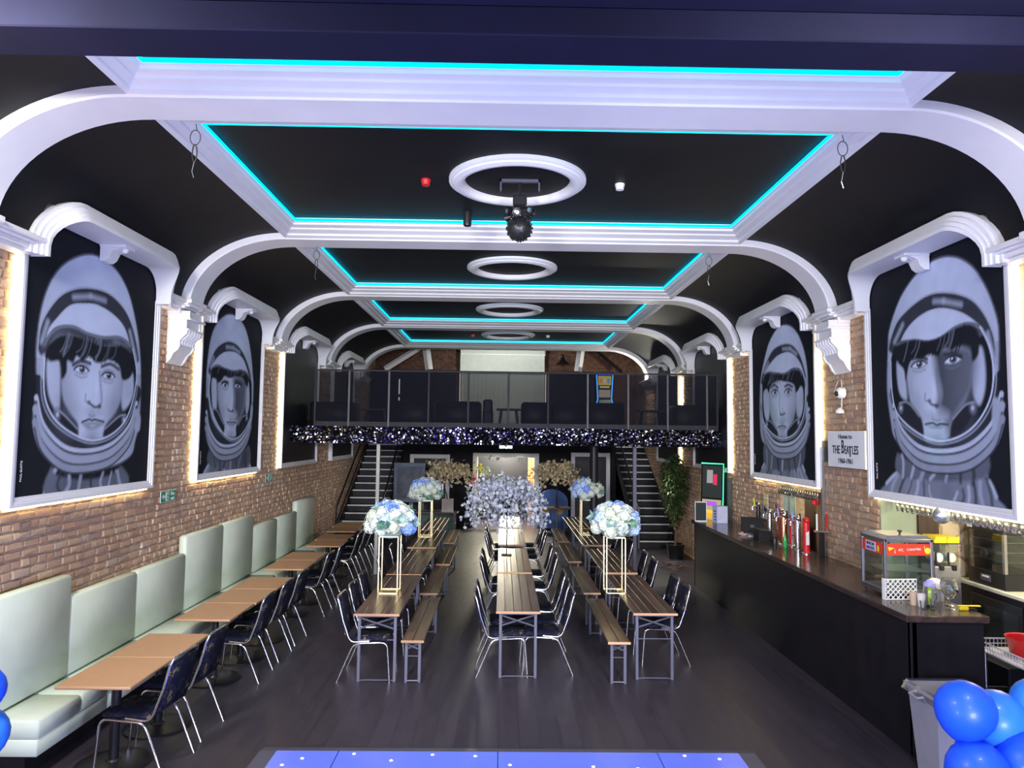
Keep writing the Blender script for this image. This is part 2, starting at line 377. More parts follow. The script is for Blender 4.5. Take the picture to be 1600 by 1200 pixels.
# walls: mortar body, the bricks are laid on it below
mb = MB().box(-4.5, 3.2, 0, XL-.012, 23.4, 4.3); mb.box(-4.5, 3.2, 4.3, XL-.012, 23.4, 5.8); wall_left = struct('wall_left', mb, M['mortar'])
mb = MB(); X0 = XR+.012
mb.box(X0, 3.2, 2.15, 4.7, 8.2, 4.3).box(X0, 8.2, 0, 4.7, 9.63, 4.3).box(X0, 9.63, 2.0, 4.7, 11.15, 4.3).box(X0, 11.15, 0, 4.7, 23.4, 4.3).box(X0, 3.2, 4.3, 4.7, 23.4, 5.8)
mb.box(X0, 9.63, 0, 4.7, 11.15, .9)
wall_right = struct('wall_right', mb, M['mortar'])
# recess behind the bar: far side wall, back wall, soffit
mb = MB().box(4.7, 8.2, 0, 6.1, 8.35, 2.4).box(X0, 8.19, 0, 4.72, 8.2, 2.15); struct('wall_bar_far', mb, M['sage_wall'])
mb = MB().box(5.95, 3.2, 0, 6.1, 8.2, 2.4); struct('wall_bar_back', mb, M['cream_wall'])
mb = MB().box(4.7, 3.2, 2.15, 5.95, 8.2, 2.3); struct('ceiling_bar', mb, M['white'])
mb = MB().box(5.35, 9.5, 0, 5.45, 11.3, 2.2).box(4.7, 11.15, 0, 5.35, 11.25, 2.2).box(4.7, 9.53, 0, 5.35, 9.63, 2.2).box(4.7, 9.63, 2.0, 5.35, 11.15, 2.1); struct('wall_alcove', mb, M['brown_wood'])

# ---- individual bricks
def brick_mesh(seed):
    rnd = random.Random(seed); b = MB(); v = []
    for (y, z) in ((0, 0), (1, 0), (1, 1), (0, 1)): v.append((0, y-.5, z-.5))
    for (y, z) in ((.05, .12), (.95, .12), (.95, .88), (.05, .88)):
        v.append((1+rnd.uniform(-.16, .16), y-.5+rnd.uniform(-.025, .025), z-.5+rnd.uniform(-.07, .07)))
    mid = (1.08+rnd.uniform(-.12, .12), rnd.uniform(-.2, .2), rnd.uniform(-.15, .15)); v.append(mid)
    b.add(v, [(0, 1, 5, 4), (1, 2, 6, 5), (2, 3, 7, 6), (3, 0, 4, 7), (4, 5, 8), (5, 6, 8), (6, 7, 8), (7, 4, 8)])
    return b
BRK = [brick_mesh(i) for i in range(6)]
BRK_ME = [[BRK[i].mesh('brick', M['brick%d' % j], fix=False) for j in range(5)] for i in range(6)]
def lay_bricks(wall, x, side, skip, zr, yr, vis, pick):
    rnd = random.Random(5+side); lst = []; row = 0; z = zr[0]
    while z < zr[1]-.03:
        h = .066; y = yr[0]-rnd.uniform(0, .2); head = row % 4 == 3
        while y < yr[1]:
            l = (.105 if head or rnd.random() < .12 else .215)+rnd.uniform(-.012, .01)
            if not skip(y, y+l, z, z+h): lst.append((y+l/2, z+h/2+rnd.uniform(-.004, .004), l, h+rnd.uniform(-.006, .006), rnd.uniform(.009, .022), rnd.randrange(6), rnd.choice((0, 0, 1, 1, 2, 3, 4)), rnd.uniform(-.012, .012)))
            y += l+.014
        z += .081; row += 1
    near = sorted([q for q in lst if vis(q)], key=pick)[:298]; ns = set(id(q) for q in near)
    for q in near:
        o = put('brick', BRK_ME[q[5]][q[6]], wall); o.location = (x, q[0], q[1]); o.scale = (-side*q[4], q[2], q[3]); o.rotation_euler[0] = q[7]
    mb = MB()
    for q in lst:
        if id(q) in ns: continue
        mb.add([(x-side*q[4]*p[0], q[0]+q[2]*p[1], q[1]+q[3]*p[2]) for p in BRK[q[5]].v], BRK[q[5]].f, q[6])
    mb.build('brickwork', M['bricks'], wall, kind='stuff')
def skip_l(y0, y1, z0, z1):
    if any(y0 > a-.0 and y1 < b+.0 and z0 > 2.08 for a, b in MUR_L): return True
    return z1 < .35 and y0 < 15.6
def skip_r(y0, y1, z0, z1):
    if any(y1 > a and y0 < b and z0 > 2.1 for a, b in MUR_R): return True
    if y0 < 8.2 and z0 < 2.15: return True
    if y1 > 9.62 and y0 < 11.16 and z0 < 2.02: return True
    return z1 < 1.0 and y0 < 13.3
lay_bricks(wall_left, XL-.012, -1, skip_l, (0, 4.2), (3.25, 21.4), lambda q: 5.75 < q[0] < 12.5 and q[1] > 1.15, lambda q: q[0]*.6+abs(q[1]-2.6)*.4)
lay_bricks(wall_right, XR+.012, 1, skip_r, (0, 4.28), (3.25, 21.4), lambda q: 8.2 < q[0] < 14 and q[1] > 1.2, lambda q: q[0]*.6+abs(q[1]-2.4)*.3)

# ---- ceiling: flat panels, black coves each side, openings for the picture heads
mb = MB(); ys = [4.1+i*.06 for i in range(int((20.0-4.1)/.06)+1)]
NA = 22
def vault_pt(side, k):
    t = PI/2*k/NA; a = 1.26 if side < 0 else 1.22
    return ((VCL-a*math.cos(t)) if side < 0 else (VCR+a*math.cos(t)), VZ+.94*math.sin(t))
for side, mur in ((-1, MUR_L), (1, MUR_R)):
    P = [vault_pt(side, k) for k in range(NA+1)]
    base = len(mb.v); n = NA+1
    mb.v += [(p[0], y, p[1]) for y in ys for p in P]
    for i in range(len(ys)-1):
        yc = (ys[i]+ys[i+1])/2
        for k in range(NA):
            zc = (P[k][1]+P[k+1][1])/2
            if zc < 4.68 and any(a+.04 < yc < b-.04 for a, b in mur): continue
            q = (base+i*n+k, base+i*n+k+1, base+(i+1)*n+k+1, base+(i+1)*n+k); mb.f.append(q if side < 0 else q[::-1]); mb.m.append(0)
mb.box(VCL-.02, 1.8, 5.29, VCR+.02, 20.2, 5.4); mb.box(-4.5, 1.8, 5.5, 4.7, 26, 5.6)
struct('ceiling', mb, M['black_ceiling'], smooth=50, fix=False)

# ---- ribs: wide flat arches under the ceiling
def arch_path(off, n=20):
    L = [(VCL-(1.15+off)*math.cos(PI/2*k/n), VZ+(.86+off)*math.sin(PI/2*k/n)) for k in range(n+1)]
    Rr = [(VCR+(1.11+off)*math.cos(PI/2*k/n), VZ+(.86+off)*math.sin(PI/2*k/n)) for k in range(n, -1, -1)]
    return L+Rr
for i, yb in enumerate(BEAMS):
    A, B = arch_path(0), arch_path(.16); mb = MB(); y0, y1 = yb-.2, yb+.2; b_ = .012
    rows = []
    for a, b in zip(A, B):
        c = (a[0]+(b[0]-a[0])*.1, a[1]+(b[1]-a[1])*.1)
        rows.append([(b[0], y0, b[1]), (c[0], y0, c[1]), (a[0], y0+b_, a[1]), (a[0], y1-b_, a[1]), (c[0], y1, c[1]), (b[0], y1, b[1]), (b[0], y0, b[1])])
    mb.strip(rows)
    struct('trim_%d' % (i+1), mb, M['white'], smooth=30)
# ---- coving frames round each ceiling panel, with the led tube lying on the lip
PROF = [(0, 5.29), (0, 5.25), (.14, 5.246), (.17, 5.225), (.44, 5.212), (.48, 5.195), (.60, 5.185), (.78, 5.172), (.82, 5.15), (1.02, 5.135), (1.02, 5.2)]
XI0, XI1 = -2.51, 2.735
ORD = ['nearest the stage', 'second from the stage', 'middle', 'fourth from the stage', 'furthest from the stage, over the balcony']
for i in range(5):
    ya = BEAMS[i-1]+.54 if i else 4.25; yb = BEAMS[i]-.54 if i else 4.80; ky = .335 if i else .225; mb = MB(); rows = []
    for t, z in PROF:
        ox, oy = t*.21, t*ky; oa = oy if i else 0
        rows.append([(XI0-ox, ya-oa, z), (XI1+ox, ya-oa, z), (XI1+ox, yb+oy, z), (XI0-ox, yb+oy, z), (XI0-ox, ya-oa, z)])
    mb.strip(rows); struct('trim_%d' % (i+6), mb, M['white'])
    e = .012; mb = MB().tube([(XI0+e, ya+e, 5.262), (XI1-e, ya+e, 5.262), (XI1-e, yb-e, 5.262), (XI0+e, yb-e, 5.262)], .016, 6, closed=True)
    o = mb.build('led_strip', M['cyan']); tag(o, 'glowing cyan led strip around the ceiling panel '+ORD[i], 'led strip', 'cyan led strips on the ceiling')
# ---- ceiling roses
for i, y in enumerate((7.08, 10.84, 14.5, 18.2)):
    mb = MB().lathe([(.69, 0), (.69, -.03), (.665, -.045), (.655, -.045), (.645, -.06), (.62, -.065), (.60, -.075), (.56, -.07), (.54, -.05), (.53, -.02), (.53, 0)], 48, (.125, y, 5.292))
    o = mb.build('ceiling_rose', M['white'], smooth=40)
    tag(o, 'round white plaster ceiling rose, '+['nearest the stage, around the effect light', 'second from the stage', 'third from the stage', 'furthest from the stage above the balcony rail'][i], 'ceiling rose', 'plaster ceiling roses')
# ---- hoods over the pictures, cornice blocks between them, corbels
def hood(side, y0, y1):
    xw = FL-.02 if side < 0 else FR+.02; w0, w1 = y0+.10, y1-.10; zt = 4.58; r = .27; path = []
    for p in ((w0, 4.2, -1, 0), (w0, 4.30, -1, 0)): path.append(p)
    for k in range(1, 9):
        t = PI/2*k/8; path.append((w0+r-r*math.cos(t), zt-r+r*math.sin(t), -math.cos(t), math.sin(t)))
    for k in range(8, 0, -1):
        t = PI/2*k/8; path.append((w1-r+r*math.cos(t), zt-r+r*math.sin(t), math.cos(t), math.sin(t)))
    for p in ((w1, 4.30, 1, 0), (w1, 4.2, 1, 0)): path.append(p)
    rows = []
    for y, z, ny, nz in path:
        xf = vault_x(side, z+nz*.17)-side*.10
        s_ = []
        for dx, t in ((None, 0), (0, 0), (0, .035), (.018, .04), (.018, .075), (.036, .08), (.036, .12), (.06, .13), (.06, .165), (.22, .17)):
            x = xw if dx is None else xf+side*dx
            s_.append((x, y+ny*t, z+nz*t))
        rows.append(s_)
    mb = MB().strip(rows)
    return mb
def bracket(side, yc):
    xv = vault_x(side, 4.7)-side*.1; xw = FL-.02 if side < 0 else FR+.02
    pts = [(xw, 4.60), (xw, 4.42), (xw-side*.05, 4.42), (xw-side*.09, 4.45), (xw-side*.12, 4.52), (xw-side*.22, 4.56), (xw-side*.24, 4.60)]
    mb = MB()
    for dy in (-.055, 0, .055): mb.add(*[(q.v, q.f) for q in [MB().prism([(p[0], p[1]) for p in pts], 'y', yc+dy-.024, yc+dy+.024)]][0])
    mb.box(xw, yc-.1, 4.555, xw-side*.26, yc+.1, 4.61, .008); mb.sphere((xw-side*.21, yc+.0, 4.545), .035, 10, 6)
    return mb
n = 11
for side, mur in ((-1, MUR_L), (1, MUR_R)):
    for y0, y1 in mur:
        mb = hood(side, y0, y1); b2 = bracket(side, (y0+y1)/2); mb.add(b2.v, b2.f)
        struct('trim_%d' % n, mb, M['white'], smooth=35, fix=False); n += 1
    gaps = [(4.2, mur[0][0]+.06)]+[(mur[i][1]-.06, mur[i+1][0]+.06) for i in range(3)]+[(mur[3][1]-.06, 21.3)]
    for gi, (a, b) in enumerate(gaps):
        x = XL if side < 0 else XR; mb = MB()
        for z0, z1, d in ((4.2, 4.235, .13), (4.235, 4.275, .17), (4.275, 4.30, .205), (4.30, 4.345, .235)):
            mb.box(x+side*.03, a, z0, x-side*d, b, z1, .006)
        yb = BEAMS[gi]
        for z0, z1, d in ((4.16, 4.235, .16), (4.235, 4.275, .21), (4.275, 4.30, .25), (4.30, 4.35, .29)):
            mb.box(x+side*.03, yb-.23, z0, x-side*d, yb+.23, z1, .006)
        struct('trim_%d' % n, mb, M['white']); n += 1
    # carved scroll corbel under the second rib
    x = XL if side < 0 else XR
    prof = [(0, 4.2), (.27, 4.2), (.27, 4.11), (.235, 4.09), (.235, 3.99), (.25, 3.97), (.245, 3.92), (.20, 3.88), (.165, 3.84), (.16, 3.79), (.165, 3.77), (.14, 3.72), (.09, 3.68), (.05, 3.60), (0, 3.55)]
    mb = MB().prism([(x-side*(d-.02 if d > 0 else 0), z) for d, z in prof], 'y', 8.8, 9.2)
    for e in (8.785, 9.185): mb.prism([(x-side*(d if d > 0 else 0), z) for d, z in prof], 'y', e, e+.03)
    for k in range(5):
        yy = 8.845+k*.0775
        mb.tube([(x-side*(d-.012), yy, z) for d, z in prof[5:10]], .022, 6)
    mb.box(x, 8.77, 4.09, x-side*.285, 9.23, 4.115, .005); mb.box(x, 8.78, 3.965, x-side*.265, 9.22, 3.985, .004)
    o = mb.build('corbel', M['white'], smooth=40); tag(o, 'carved white scroll corbel under the second arch on the %s' % ('bench side wall' if side < 0 else 'bar side wall'), 'corbel', 'carved scroll corbels')

# ---- dark blue boarding across the stage front
mb = MB().box(-5, 3.88, 4.965, 5, 4.2, 5.14, .008).box(-5, 3.55, 5.13, 5, 3.88, 5.35, .01).box(-5, 3.0, 5.3, 5, 3.55, 5.6, .01).box(-5, 3.95, 5.13, 5, 4.15, 5.45)
struct('beam', mb, M['navy'])

# ---- wall under the balcony with three doors
mb = MB(); yb = 21.4
mb.box(-2.95, yb, 0, -.72, yb+.12, 2.55).box(.98, yb, 0, 3.4, yb+.12, 2.55).box(-.72, yb, 2.12, .98, yb+.12, 2.55); struct('wall_back', mb, M['black_wall'])
def casing(name, x0, x1, z1, wd, leaf):
    mb = MB().box(x0, yb-.05, 0, x0+wd, yb, z1, .01).box(x1-wd, yb-.05, 0, x1, yb, z1, .01).box(x0+wd, yb-.05, z1-wd, x1-wd, yb, z1, .01)
    o = struct(name, mb, M['white'])
    if leaf:
        MB().box(x0+wd, yb-.03, .01, x1-wd, yb, z1-wd, .004).build('leaf', M['black'], o)
        MB().box(x1-wd-.12, yb-.045, .95, x1-wd-.06, yb-.03, 1.25, .004).build('plate', M['steel'], o)
    else: MB().box(x0+wd, yb, .0, x0+wd+.02, yb+.12, z1-wd).box(x1-wd-.02, yb, 0, x1-wd, yb+.12, z1-wd).build('jamb', M['white'], o)
casing('door_1', -2.71, -1.53, 2.13, .12, True); casing('door_2', -.85, 1.11, 2.19, .13, False); casing('door_3', 2.06, 3.22, 2.23, .12, True)
# lobby seen through the middle door
mb = MB().box(-2.2, 24.6, 0, 2.6, 24.7, 2.6); struct('wall_lobby', mb, M['grey_wall'])
mb = MB().box(-2.3, yb+.12, 0, -2.2, 24.7, 2.6).box(2.6, yb+.12, 0, 2.7, 24.7, 2.6); struct('wall_lobby_side', mb, M['cream_wall'])
mb = MB().box(-2.3, yb+.12, 2.5, 2.7, 24.7, 2.56); struct('ceiling_lobby', mb, M['white'])
lobpier = struct('wall_lobby_pier', MB().box(.86, 23.2, 0, 1.35, 23.6, 2.5), M['mortar'])
mb = MB(); rnd = random.Random(3)
for r in range(30):
    for k in range(3):
        y_ = .86+k*.17-(r % 2)*.08
        q = BRK[rnd.randrange(6)]
        mb.add([(min(1.36, max(.855, y_+.08+.155*p[1])), 23.2-.015*p[0], .04+r*.081+.033+.068*p[2]) for p in q.v], q.f, rnd.randrange(3))
mb.build('brickwork', [mat('orange_brick_%d' % k, c, .9, var=.3) for k, c in enumerate(((.62, .22, .06), (.5, .16, .05), (.7, .3, .1)))], lobpier, kind='stuff')
o = MB().box(.18, 24.56, 1.62, .36, 24.6, 1.72, .004).build('door_sign', M['print_white']); tag(o, 'small white plate on the grey lobby wall', 'sign')
o = MB().box(.70, 24.5, 0, .80, 24.6, 2.4, .01).build('trim_lobby', M['grey_wall'], kind='structure')

# ---- balcony slab, upper back wall, roof timbers
mb = MB().box(XL, 13.92, 2.53, XR, 17.3, 2.86).box(-2.9, 17.3, 2.53, 3.38, 23.4, 2.86).box(XL, 21.3, 2.53, -2.9, 23.4, 2.86).box(3.38, 22.0, 2.53, XR, 23.4, 2.86)
struct('slab', mb, M['black_wall'])
struct('wall_back_stairs', MB().box(XL, 23.36, 0, XR, 23.45, 2.9), M['black_wall'])
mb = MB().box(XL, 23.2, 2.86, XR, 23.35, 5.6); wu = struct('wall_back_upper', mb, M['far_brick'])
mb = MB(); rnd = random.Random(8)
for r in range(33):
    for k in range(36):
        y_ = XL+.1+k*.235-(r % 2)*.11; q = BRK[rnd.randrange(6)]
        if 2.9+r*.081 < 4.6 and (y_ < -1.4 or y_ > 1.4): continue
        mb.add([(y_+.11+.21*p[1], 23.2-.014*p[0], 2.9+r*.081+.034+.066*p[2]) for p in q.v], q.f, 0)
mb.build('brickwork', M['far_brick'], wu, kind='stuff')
mb = MB().box(-4.1, 22.3, 2.86, -1.45, 22.36, 4.72).box(1.4, 22.3, 2.86, 2.9, 22.36, 4.72).build('wall_drape', M['black_wall'], kind='structure')
def timber(a, b, w_): return MB().tube([a, b], w_, 4)
struct('beam', timber((-2.42, 22.2, 5.6), (-2.28, 22.2, 4.72), .12), M['white']); struct('beam', timber((2.46, 22.2, 5.6), (2.34, 22.2, 4.72), .12), M['white'])
struct('beam', timber((-2.45, 22.2, 5.5), (-3.65, 22.2, 4.72), .09), M['white']); struct('beam', timber((2.7, 22.2, 5.55), (3.7, 22.2, 4.72), .05), M['black'])
# ------------------------------------------------------------------ painted panels
FEAT={
 'L1':{
  'helm':[(0.098,0.356),(0.084,0.506),(0.098,0.632),(0.142,0.737),(0.213,0.814),(0.311,0.87),(0.418,0.903),(0.533,0.903),(0.64,0.874),(0.733,0.81),(0.804,0.713),(0.858,0.599),(0.884,0.494),(0.893,0.397),(0.893,0.263),(0.862,0.178),(0.831,0.121),(0.689,0.081),(0.453,0.069),(0.258,0.097),(0.151,0.15),(0.098,0.223),(0.089,0.287)],
  'band_o':[(0.093,0.506),(0.102,0.575),(0.138,0.636),(0.218,0.709),(0.324,0.753),(0.462,0.777),(0.591,0.773),(0.716,0.729),(0.8,0.652),(0.862,0.538)],
  'band_i':[(0.8,0.534),(0.724,0.644),(0.622,0.692),(0.489,0.713),(0.387,0.704),(0.284,0.68),(0.2,0.619),(0.151,0.567),(0.129,0.482)],
  'cap_low':[(0.133,0.522),(0.169,0.567),(0.227,0.599),(0.32,0.611),(0.418,0.599),(0.542,0.599),(0.68,0.615),(0.778,0.591)],
  'open':[(0.138,0.474),(0.147,0.356),(0.196,0.283),(0.28,0.235),(0.4,0.198),(0.52,0.186),(0.653,0.211),(0.764,0.271),(0.827,0.368),(0.844,0.478),(0.796,0.579),(0.68,0.615),(0.542,0.599),(0.418,0.599),(0.32,0.611),(0.227,0.599),(0.169,0.567)],
  'face':[(0.249,0.453),(0.284,0.486),(0.387,0.514),(0.551,0.51),(0.68,0.506),(0.72,0.457),(0.716,0.364),(0.667,0.296),(0.591,0.243),(0.573,0.194),(0.396,0.198),(0.382,0.247),(0.311,0.296),(0.262,0.352)],
  'hair':[(0.151,0.51),(0.249,0.563),(0.4,0.571),(0.547,0.555),(0.711,0.559),(0.8,0.534),(0.796,0.462),(0.72,0.437),(0.68,0.494),(0.596,0.514),(0.556,0.498),(0.489,0.49),(0.436,0.51),(0.391,0.486),(0.347,0.502),(0.324,0.474),(0.284,0.478),(0.284,0.437),(0.253,0.409),(0.236,0.47),(0.169,0.466)],
  'eyeL':[(0.387,0.453)],
  'eyeR':[(0.596,0.445)],
  'browL':[(0.324,0.466),(0.378,0.486),(0.449,0.482)],
  'browR':[(0.538,0.478),(0.609,0.494),(0.68,0.478)],
  'nose':[(0.524,0.453),(0.538,0.401),(0.551,0.344),(0.538,0.32),(0.498,0.316),(0.453,0.332)],
  'mouth':[(0.409,0.255),(0.462,0.267),(0.484,0.263),(0.502,0.267),(0.547,0.263),(0.578,0.259)],
  'lip':[(0.418,0.255),(0.578,0.259),(0.538,0.235),(0.484,0.227),(0.444,0.231)],
  'padL':[(0.156,0.47),(0.231,0.478),(0.249,0.296),(0.196,0.32),(0.164,0.377)],
  'padR':[(0.711,0.466),(0.804,0.474),(0.822,0.393),(0.782,0.332),(0.724,0.32)],
  'micL':[(0.227,0.3),(0.276,0.283),(0.378,0.231),(0.378,0.198),(0.289,0.235)],
  'micR':[(0.76,0.291),(0.702,0.283),(0.591,0.231),(0.587,0.198),(0.698,0.231)],
  'neck':[(0.218,0.093),(0.262,0.061),(0.453,0.036),(0.667,0.045),(0.747,0.077),(0.791,-0.008),(0.218,-0.016)],
  'shoulder':[(0.182,0),(0.236,0.077),(0.284,0.016),(0.769,0.008),(0.716,0.045),(0.791,0.004)],
  'ear':[(0.862,0.3),(0.902,0.287),(0.898,0.227)],
 },
 'R1':{
  'helm':[(0.163,0.623),(0.176,0.692),(0.231,0.769),(0.308,0.838),(0.421,0.895),(0.525,0.919),(0.633,0.919),(0.733,0.891),(0.819,0.838),(0.878,0.769),(0.923,0.692),(0.95,0.615),(0.95,0.522),(0.937,0.393),(0.937,0.3),(0.896,0.235),(0.814,0.178),(0.674,0.138),(0.484,0.138),(0.317,0.174),(0.204,0.231),(0.172,0.3),(0.145,0.445)],
  'band_o':[(0.167,0.619),(0.213,0.688),(0.276,0.737),(0.416,0.781),(0.538,0.794),(0.674,0.773),(0.796,0.729),(0.873,0.664),(0.923,0.579),(0.932,0.494)],
  'band_i':[(0.905,0.506),(0.855,0.607),(0.774,0.668),(0.67,0.709),(0.557,0.729),(0.434,0.717),(0.321,0.672),(0.235,0.591)],
  'cap_low':[(0.249,0.632),(0.385,0.632),(0.489,0.615),(0.588,0.619),(0.683,0.644),(0.774,0.648),(0.846,0.623)],
  'open':[(0.186,0.559),(0.19,0.429),(0.231,0.336),(0.367,0.263),(0.529,0.223),(0.679,0.235),(0.801,0.283),(0.887,0.364),(0.914,0.457),(0.896,0.547),(0.846,0.623),(0.774,0.648),(0.683,0.644),(0.588,0.619),(0.489,0.615),(0.385,0.632),(0.249,0.632)],
  'face':[(0.312,0.551),(0.321,0.47),(0.348,0.377),(0.43,0.308),(0.448,0.231),(0.548,0.223),(0.624,0.235),(0.647,0.283),(0.719,0.344),(0.778,0.421),(0.792,0.506),(0.751,0.559),(0.566,0.579),(0.357,0.567)],
  'hair':[(0.222,0.615),(0.385,0.632),(0.529,0.615),(0.683,0.636),(0.774,0.64),(0.828,0.611),(0.833,0.534),(0.792,0.506),(0.783,0.559),(0.715,0.575),(0.661,0.559),(0.615,0.575),(0.566,0.547),(0.507,0.559),(0.443,0.547),(0.389,0.555),(0.344,0.534),(0.312,0.47),(0.299,0.514),(0.244,0.555)],
  'eyeL':[(0.421,0.526)],
  'eyeR':[(0.665,0.522)],
  'browL':[(0.371,0.555),(0.425,0.555),(0.484,0.543)],
  'browR':[(0.615,0.547),(0.67,0.547),(0.724,0.53)],
  'nose':[(0.552,0.498),(0.557,0.433),(0.566,0.381),(0.548,0.356),(0.507,0.364),(0.493,0.377)],
  'mouth':[(0.457,0.287),(0.511,0.291),(0.543,0.283),(0.57,0.287),(0.62,0.283)],
  'lip':[(0.471,0.283),(0.606,0.283),(0.579,0.271),(0.538,0.263),(0.502,0.271)],
  'padL':[(0.24,0.555),(0.29,0.555),(0.312,0.47),(0.317,0.389),(0.262,0.413),(0.24,0.474)],
  'padR':[(0.796,0.534),(0.851,0.551),(0.869,0.474),(0.86,0.397),(0.824,0.348),(0.787,0.401)],
  'micL':[(0.253,0.377),(0.326,0.377),(0.412,0.32),(0.439,0.243),(0.321,0.275)],
  'micR':[(0.796,0.36),(0.738,0.352),(0.656,0.304),(0.643,0.235),(0.751,0.283)],
  'neck':[(0.222,0.166),(0.312,0.142),(0.52,0.117),(0.742,0.146),(0.846,0.206),(0.824,0.093),(0.262,0.073)],
  'shoulder':[(0.118,0.036),(0.244,0.097),(0.353,0.069),(0.633,0.101),(0.828,0.15),(0.869,0.085),(0.905,0.036)],
  'shade':[(0.557,0.579),(0.792,0.555),(0.792,0.417),(0.719,0.344),(0.647,0.283),(0.633,0.239),(0.602,0.296),(0.62,0.316),(0.557,0.352),(0.57,0.409),(0.543,0.498)],
  'ear':[(0.905,0.364),(0.937,0.356),(0.919,0.263)],
 },
 'L2':{
  'helm':[(0.074,0.555),(0.096,0.684),(0.14,0.773),(0.21,0.838),(0.306,0.887),(0.406,0.911),(0.537,0.911),(0.659,0.87),(0.738,0.802),(0.799,0.709),(0.838,0.615),(0.869,0.514),(0.865,0.393),(0.86,0.308),(0.834,0.211),(0.721,0.134),(0.498,0.093),(0.332,0.109),(0.192,0.154),(0.118,0.211),(0.096,0.291),(0.079,0.421)],
  'band_o':[(0.096,0.559),(0.131,0.615),(0.179,0.672),(0.262,0.717),(0.384,0.749),(0.511,0.749),(0.629,0.717),(0.734,0.656),(0.812,0.575)],
  'band_i':[(0.76,0.587),(0.659,0.664),(0.541,0.692),(0.432,0.692),(0.328,0.676),(0.231,0.64),(0.162,0.591),(0.131,0.534)],
  'cap_low':[(0.144,0.567),(0.218,0.599),(0.336,0.591),(0.489,0.587),(0.62,0.603),(0.764,0.587)],
  'open':[(0.131,0.518),(0.122,0.449),(0.157,0.36),(0.231,0.291),(0.362,0.215),(0.511,0.182),(0.664,0.206),(0.799,0.287),(0.847,0.393),(0.834,0.518),(0.764,0.587),(0.62,0.603),(0.489,0.587),(0.336,0.591),(0.218,0.599),(0.144,0.567)],
  'face':[(0.245,0.526),(0.362,0.559),(0.576,0.575),(0.694,0.551),(0.716,0.466),(0.703,0.372),(0.633,0.3),(0.568,0.255),(0.563,0.198),(0.38,0.206),(0.376,0.259),(0.31,0.324),(0.258,0.401)],
  'hair':[(0.144,0.563),(0.218,0.587),(0.341,0.583),(0.489,0.579),(0.642,0.595),(0.755,0.571),(0.751,0.506),(0.703,0.526),(0.651,0.555),(0.533,0.555),(0.428,0.538),(0.345,0.543),(0.306,0.518),(0.249,0.498),(0.227,0.518),(0.17,0.522)],
  'eyeL':[(0.358,0.494)],
  'eyeR':[(0.568,0.502)],
  'browL':[(0.306,0.502),(0.358,0.514),(0.41,0.51)],
  'browR':[(0.528,0.518),(0.572,0.522),(0.642,0.514)],
  'nose':[(0.502,0.494),(0.515,0.441),(0.515,0.381),(0.502,0.348),(0.459,0.344),(0.432,0.352)],
  'mouth':[(0.41,0.279),(0.459,0.283),(0.489,0.279),(0.52,0.283),(0.568,0.279)],
  'lip':[(0.419,0.275),(0.563,0.279),(0.528,0.259),(0.493,0.251),(0.454,0.259)],
  'padL':[(0.153,0.506),(0.218,0.518),(0.245,0.372),(0.21,0.32),(0.17,0.389)],
  'padR':[(0.703,0.526),(0.769,0.538),(0.799,0.405),(0.755,0.332),(0.721,0.389)],
  'micL':[(0.17,0.348),(0.245,0.344),(0.354,0.271),(0.358,0.223),(0.231,0.291)],
  'micR':[(0.769,0.332),(0.677,0.316),(0.611,0.267),(0.594,0.215),(0.729,0.271)],
  'neck':[(0.183,0.146),(0.332,0.093),(0.502,0.081),(0.725,0.113),(0.83,0.138),(0.808,0.008),(0.183,0.036)],
  'shoulder':[(0.096,0.004),(0.192,0.065),(0.297,0.073),(0.424,0.016),(0.707,0.061),(0.799,0.073),(0.869,0)],
  'shade':[(0.502,0.551),(0.707,0.551),(0.725,0.466),(0.703,0.372),(0.633,0.3),(0.555,0.296),(0.572,0.328),(0.524,0.356),(0.52,0.441)],
  'ear':[(0.83,0.393),(0.869,0.385),(0.86,0.304)],
 },
 'R2':{
  'helm':[(0.139,0.522),(0.164,0.623),(0.227,0.721),(0.307,0.814),(0.403,0.87),(0.492,0.899),(0.597,0.895),(0.693,0.87),(0.773,0.822),(0.832,0.761),(0.874,0.696),(0.899,0.628),(0.912,0.538),(0.908,0.421),(0.908,0.275),(0.866,0.215),(0.761,0.158),(0.55,0.13),(0.357,0.146),(0.206,0.19),(0.147,0.243),(0.13,0.381)],
  'band_o':[(0.16,0.583),(0.202,0.648),(0.286,0.717),(0.399,0.773),(0.559,0.785),(0.689,0.765),(0.782,0.713),(0.84,0.652),(0.891,0.563)],
  'band_i':[(0.861,0.571),(0.811,0.64),(0.735,0.692),(0.639,0.725),(0.538,0.729),(0.433,0.717),(0.319,0.68),(0.244,0.64),(0.197,0.579)],
  'cap_low':[(0.21,0.619),(0.298,0.64),(0.445,0.623),(0.567,0.611),(0.702,0.628),(0.815,0.607)],
  'open':[(0.181,0.555),(0.176,0.413),(0.21,0.324),(0.324,0.263),(0.466,0.227),(0.588,0.227),(0.718,0.255),(0.811,0.316),(0.861,0.393),(0.874,0.51),(0.815,0.607),(0.702,0.628),(0.567,0.611),(0.445,0.623),(0.298,0.64),(0.21,0.619)],
  'face':[(0.315,0.559),(0.391,0.579),(0.584,0.567),(0.697,0.547),(0.735,0.49),(0.731,0.397),(0.689,0.324),(0.605,0.275),(0.597,0.235),(0.45,0.239),(0.433,0.283),(0.361,0.328),(0.311,0.409)],
  'hair':[(0.223,0.611),(0.298,0.632),(0.445,0.611),(0.567,0.603),(0.702,0.615),(0.807,0.599),(0.807,0.526),(0.744,0.486),(0.727,0.526),(0.647,0.551),(0.55,0.563),(0.479,0.575),(0.391,0.567),(0.332,0.543),(0.294,0.51),(0.269,0.563)],
  'eyeL':[(0.408,0.506)],
  'eyeR':[(0.622,0.498)],
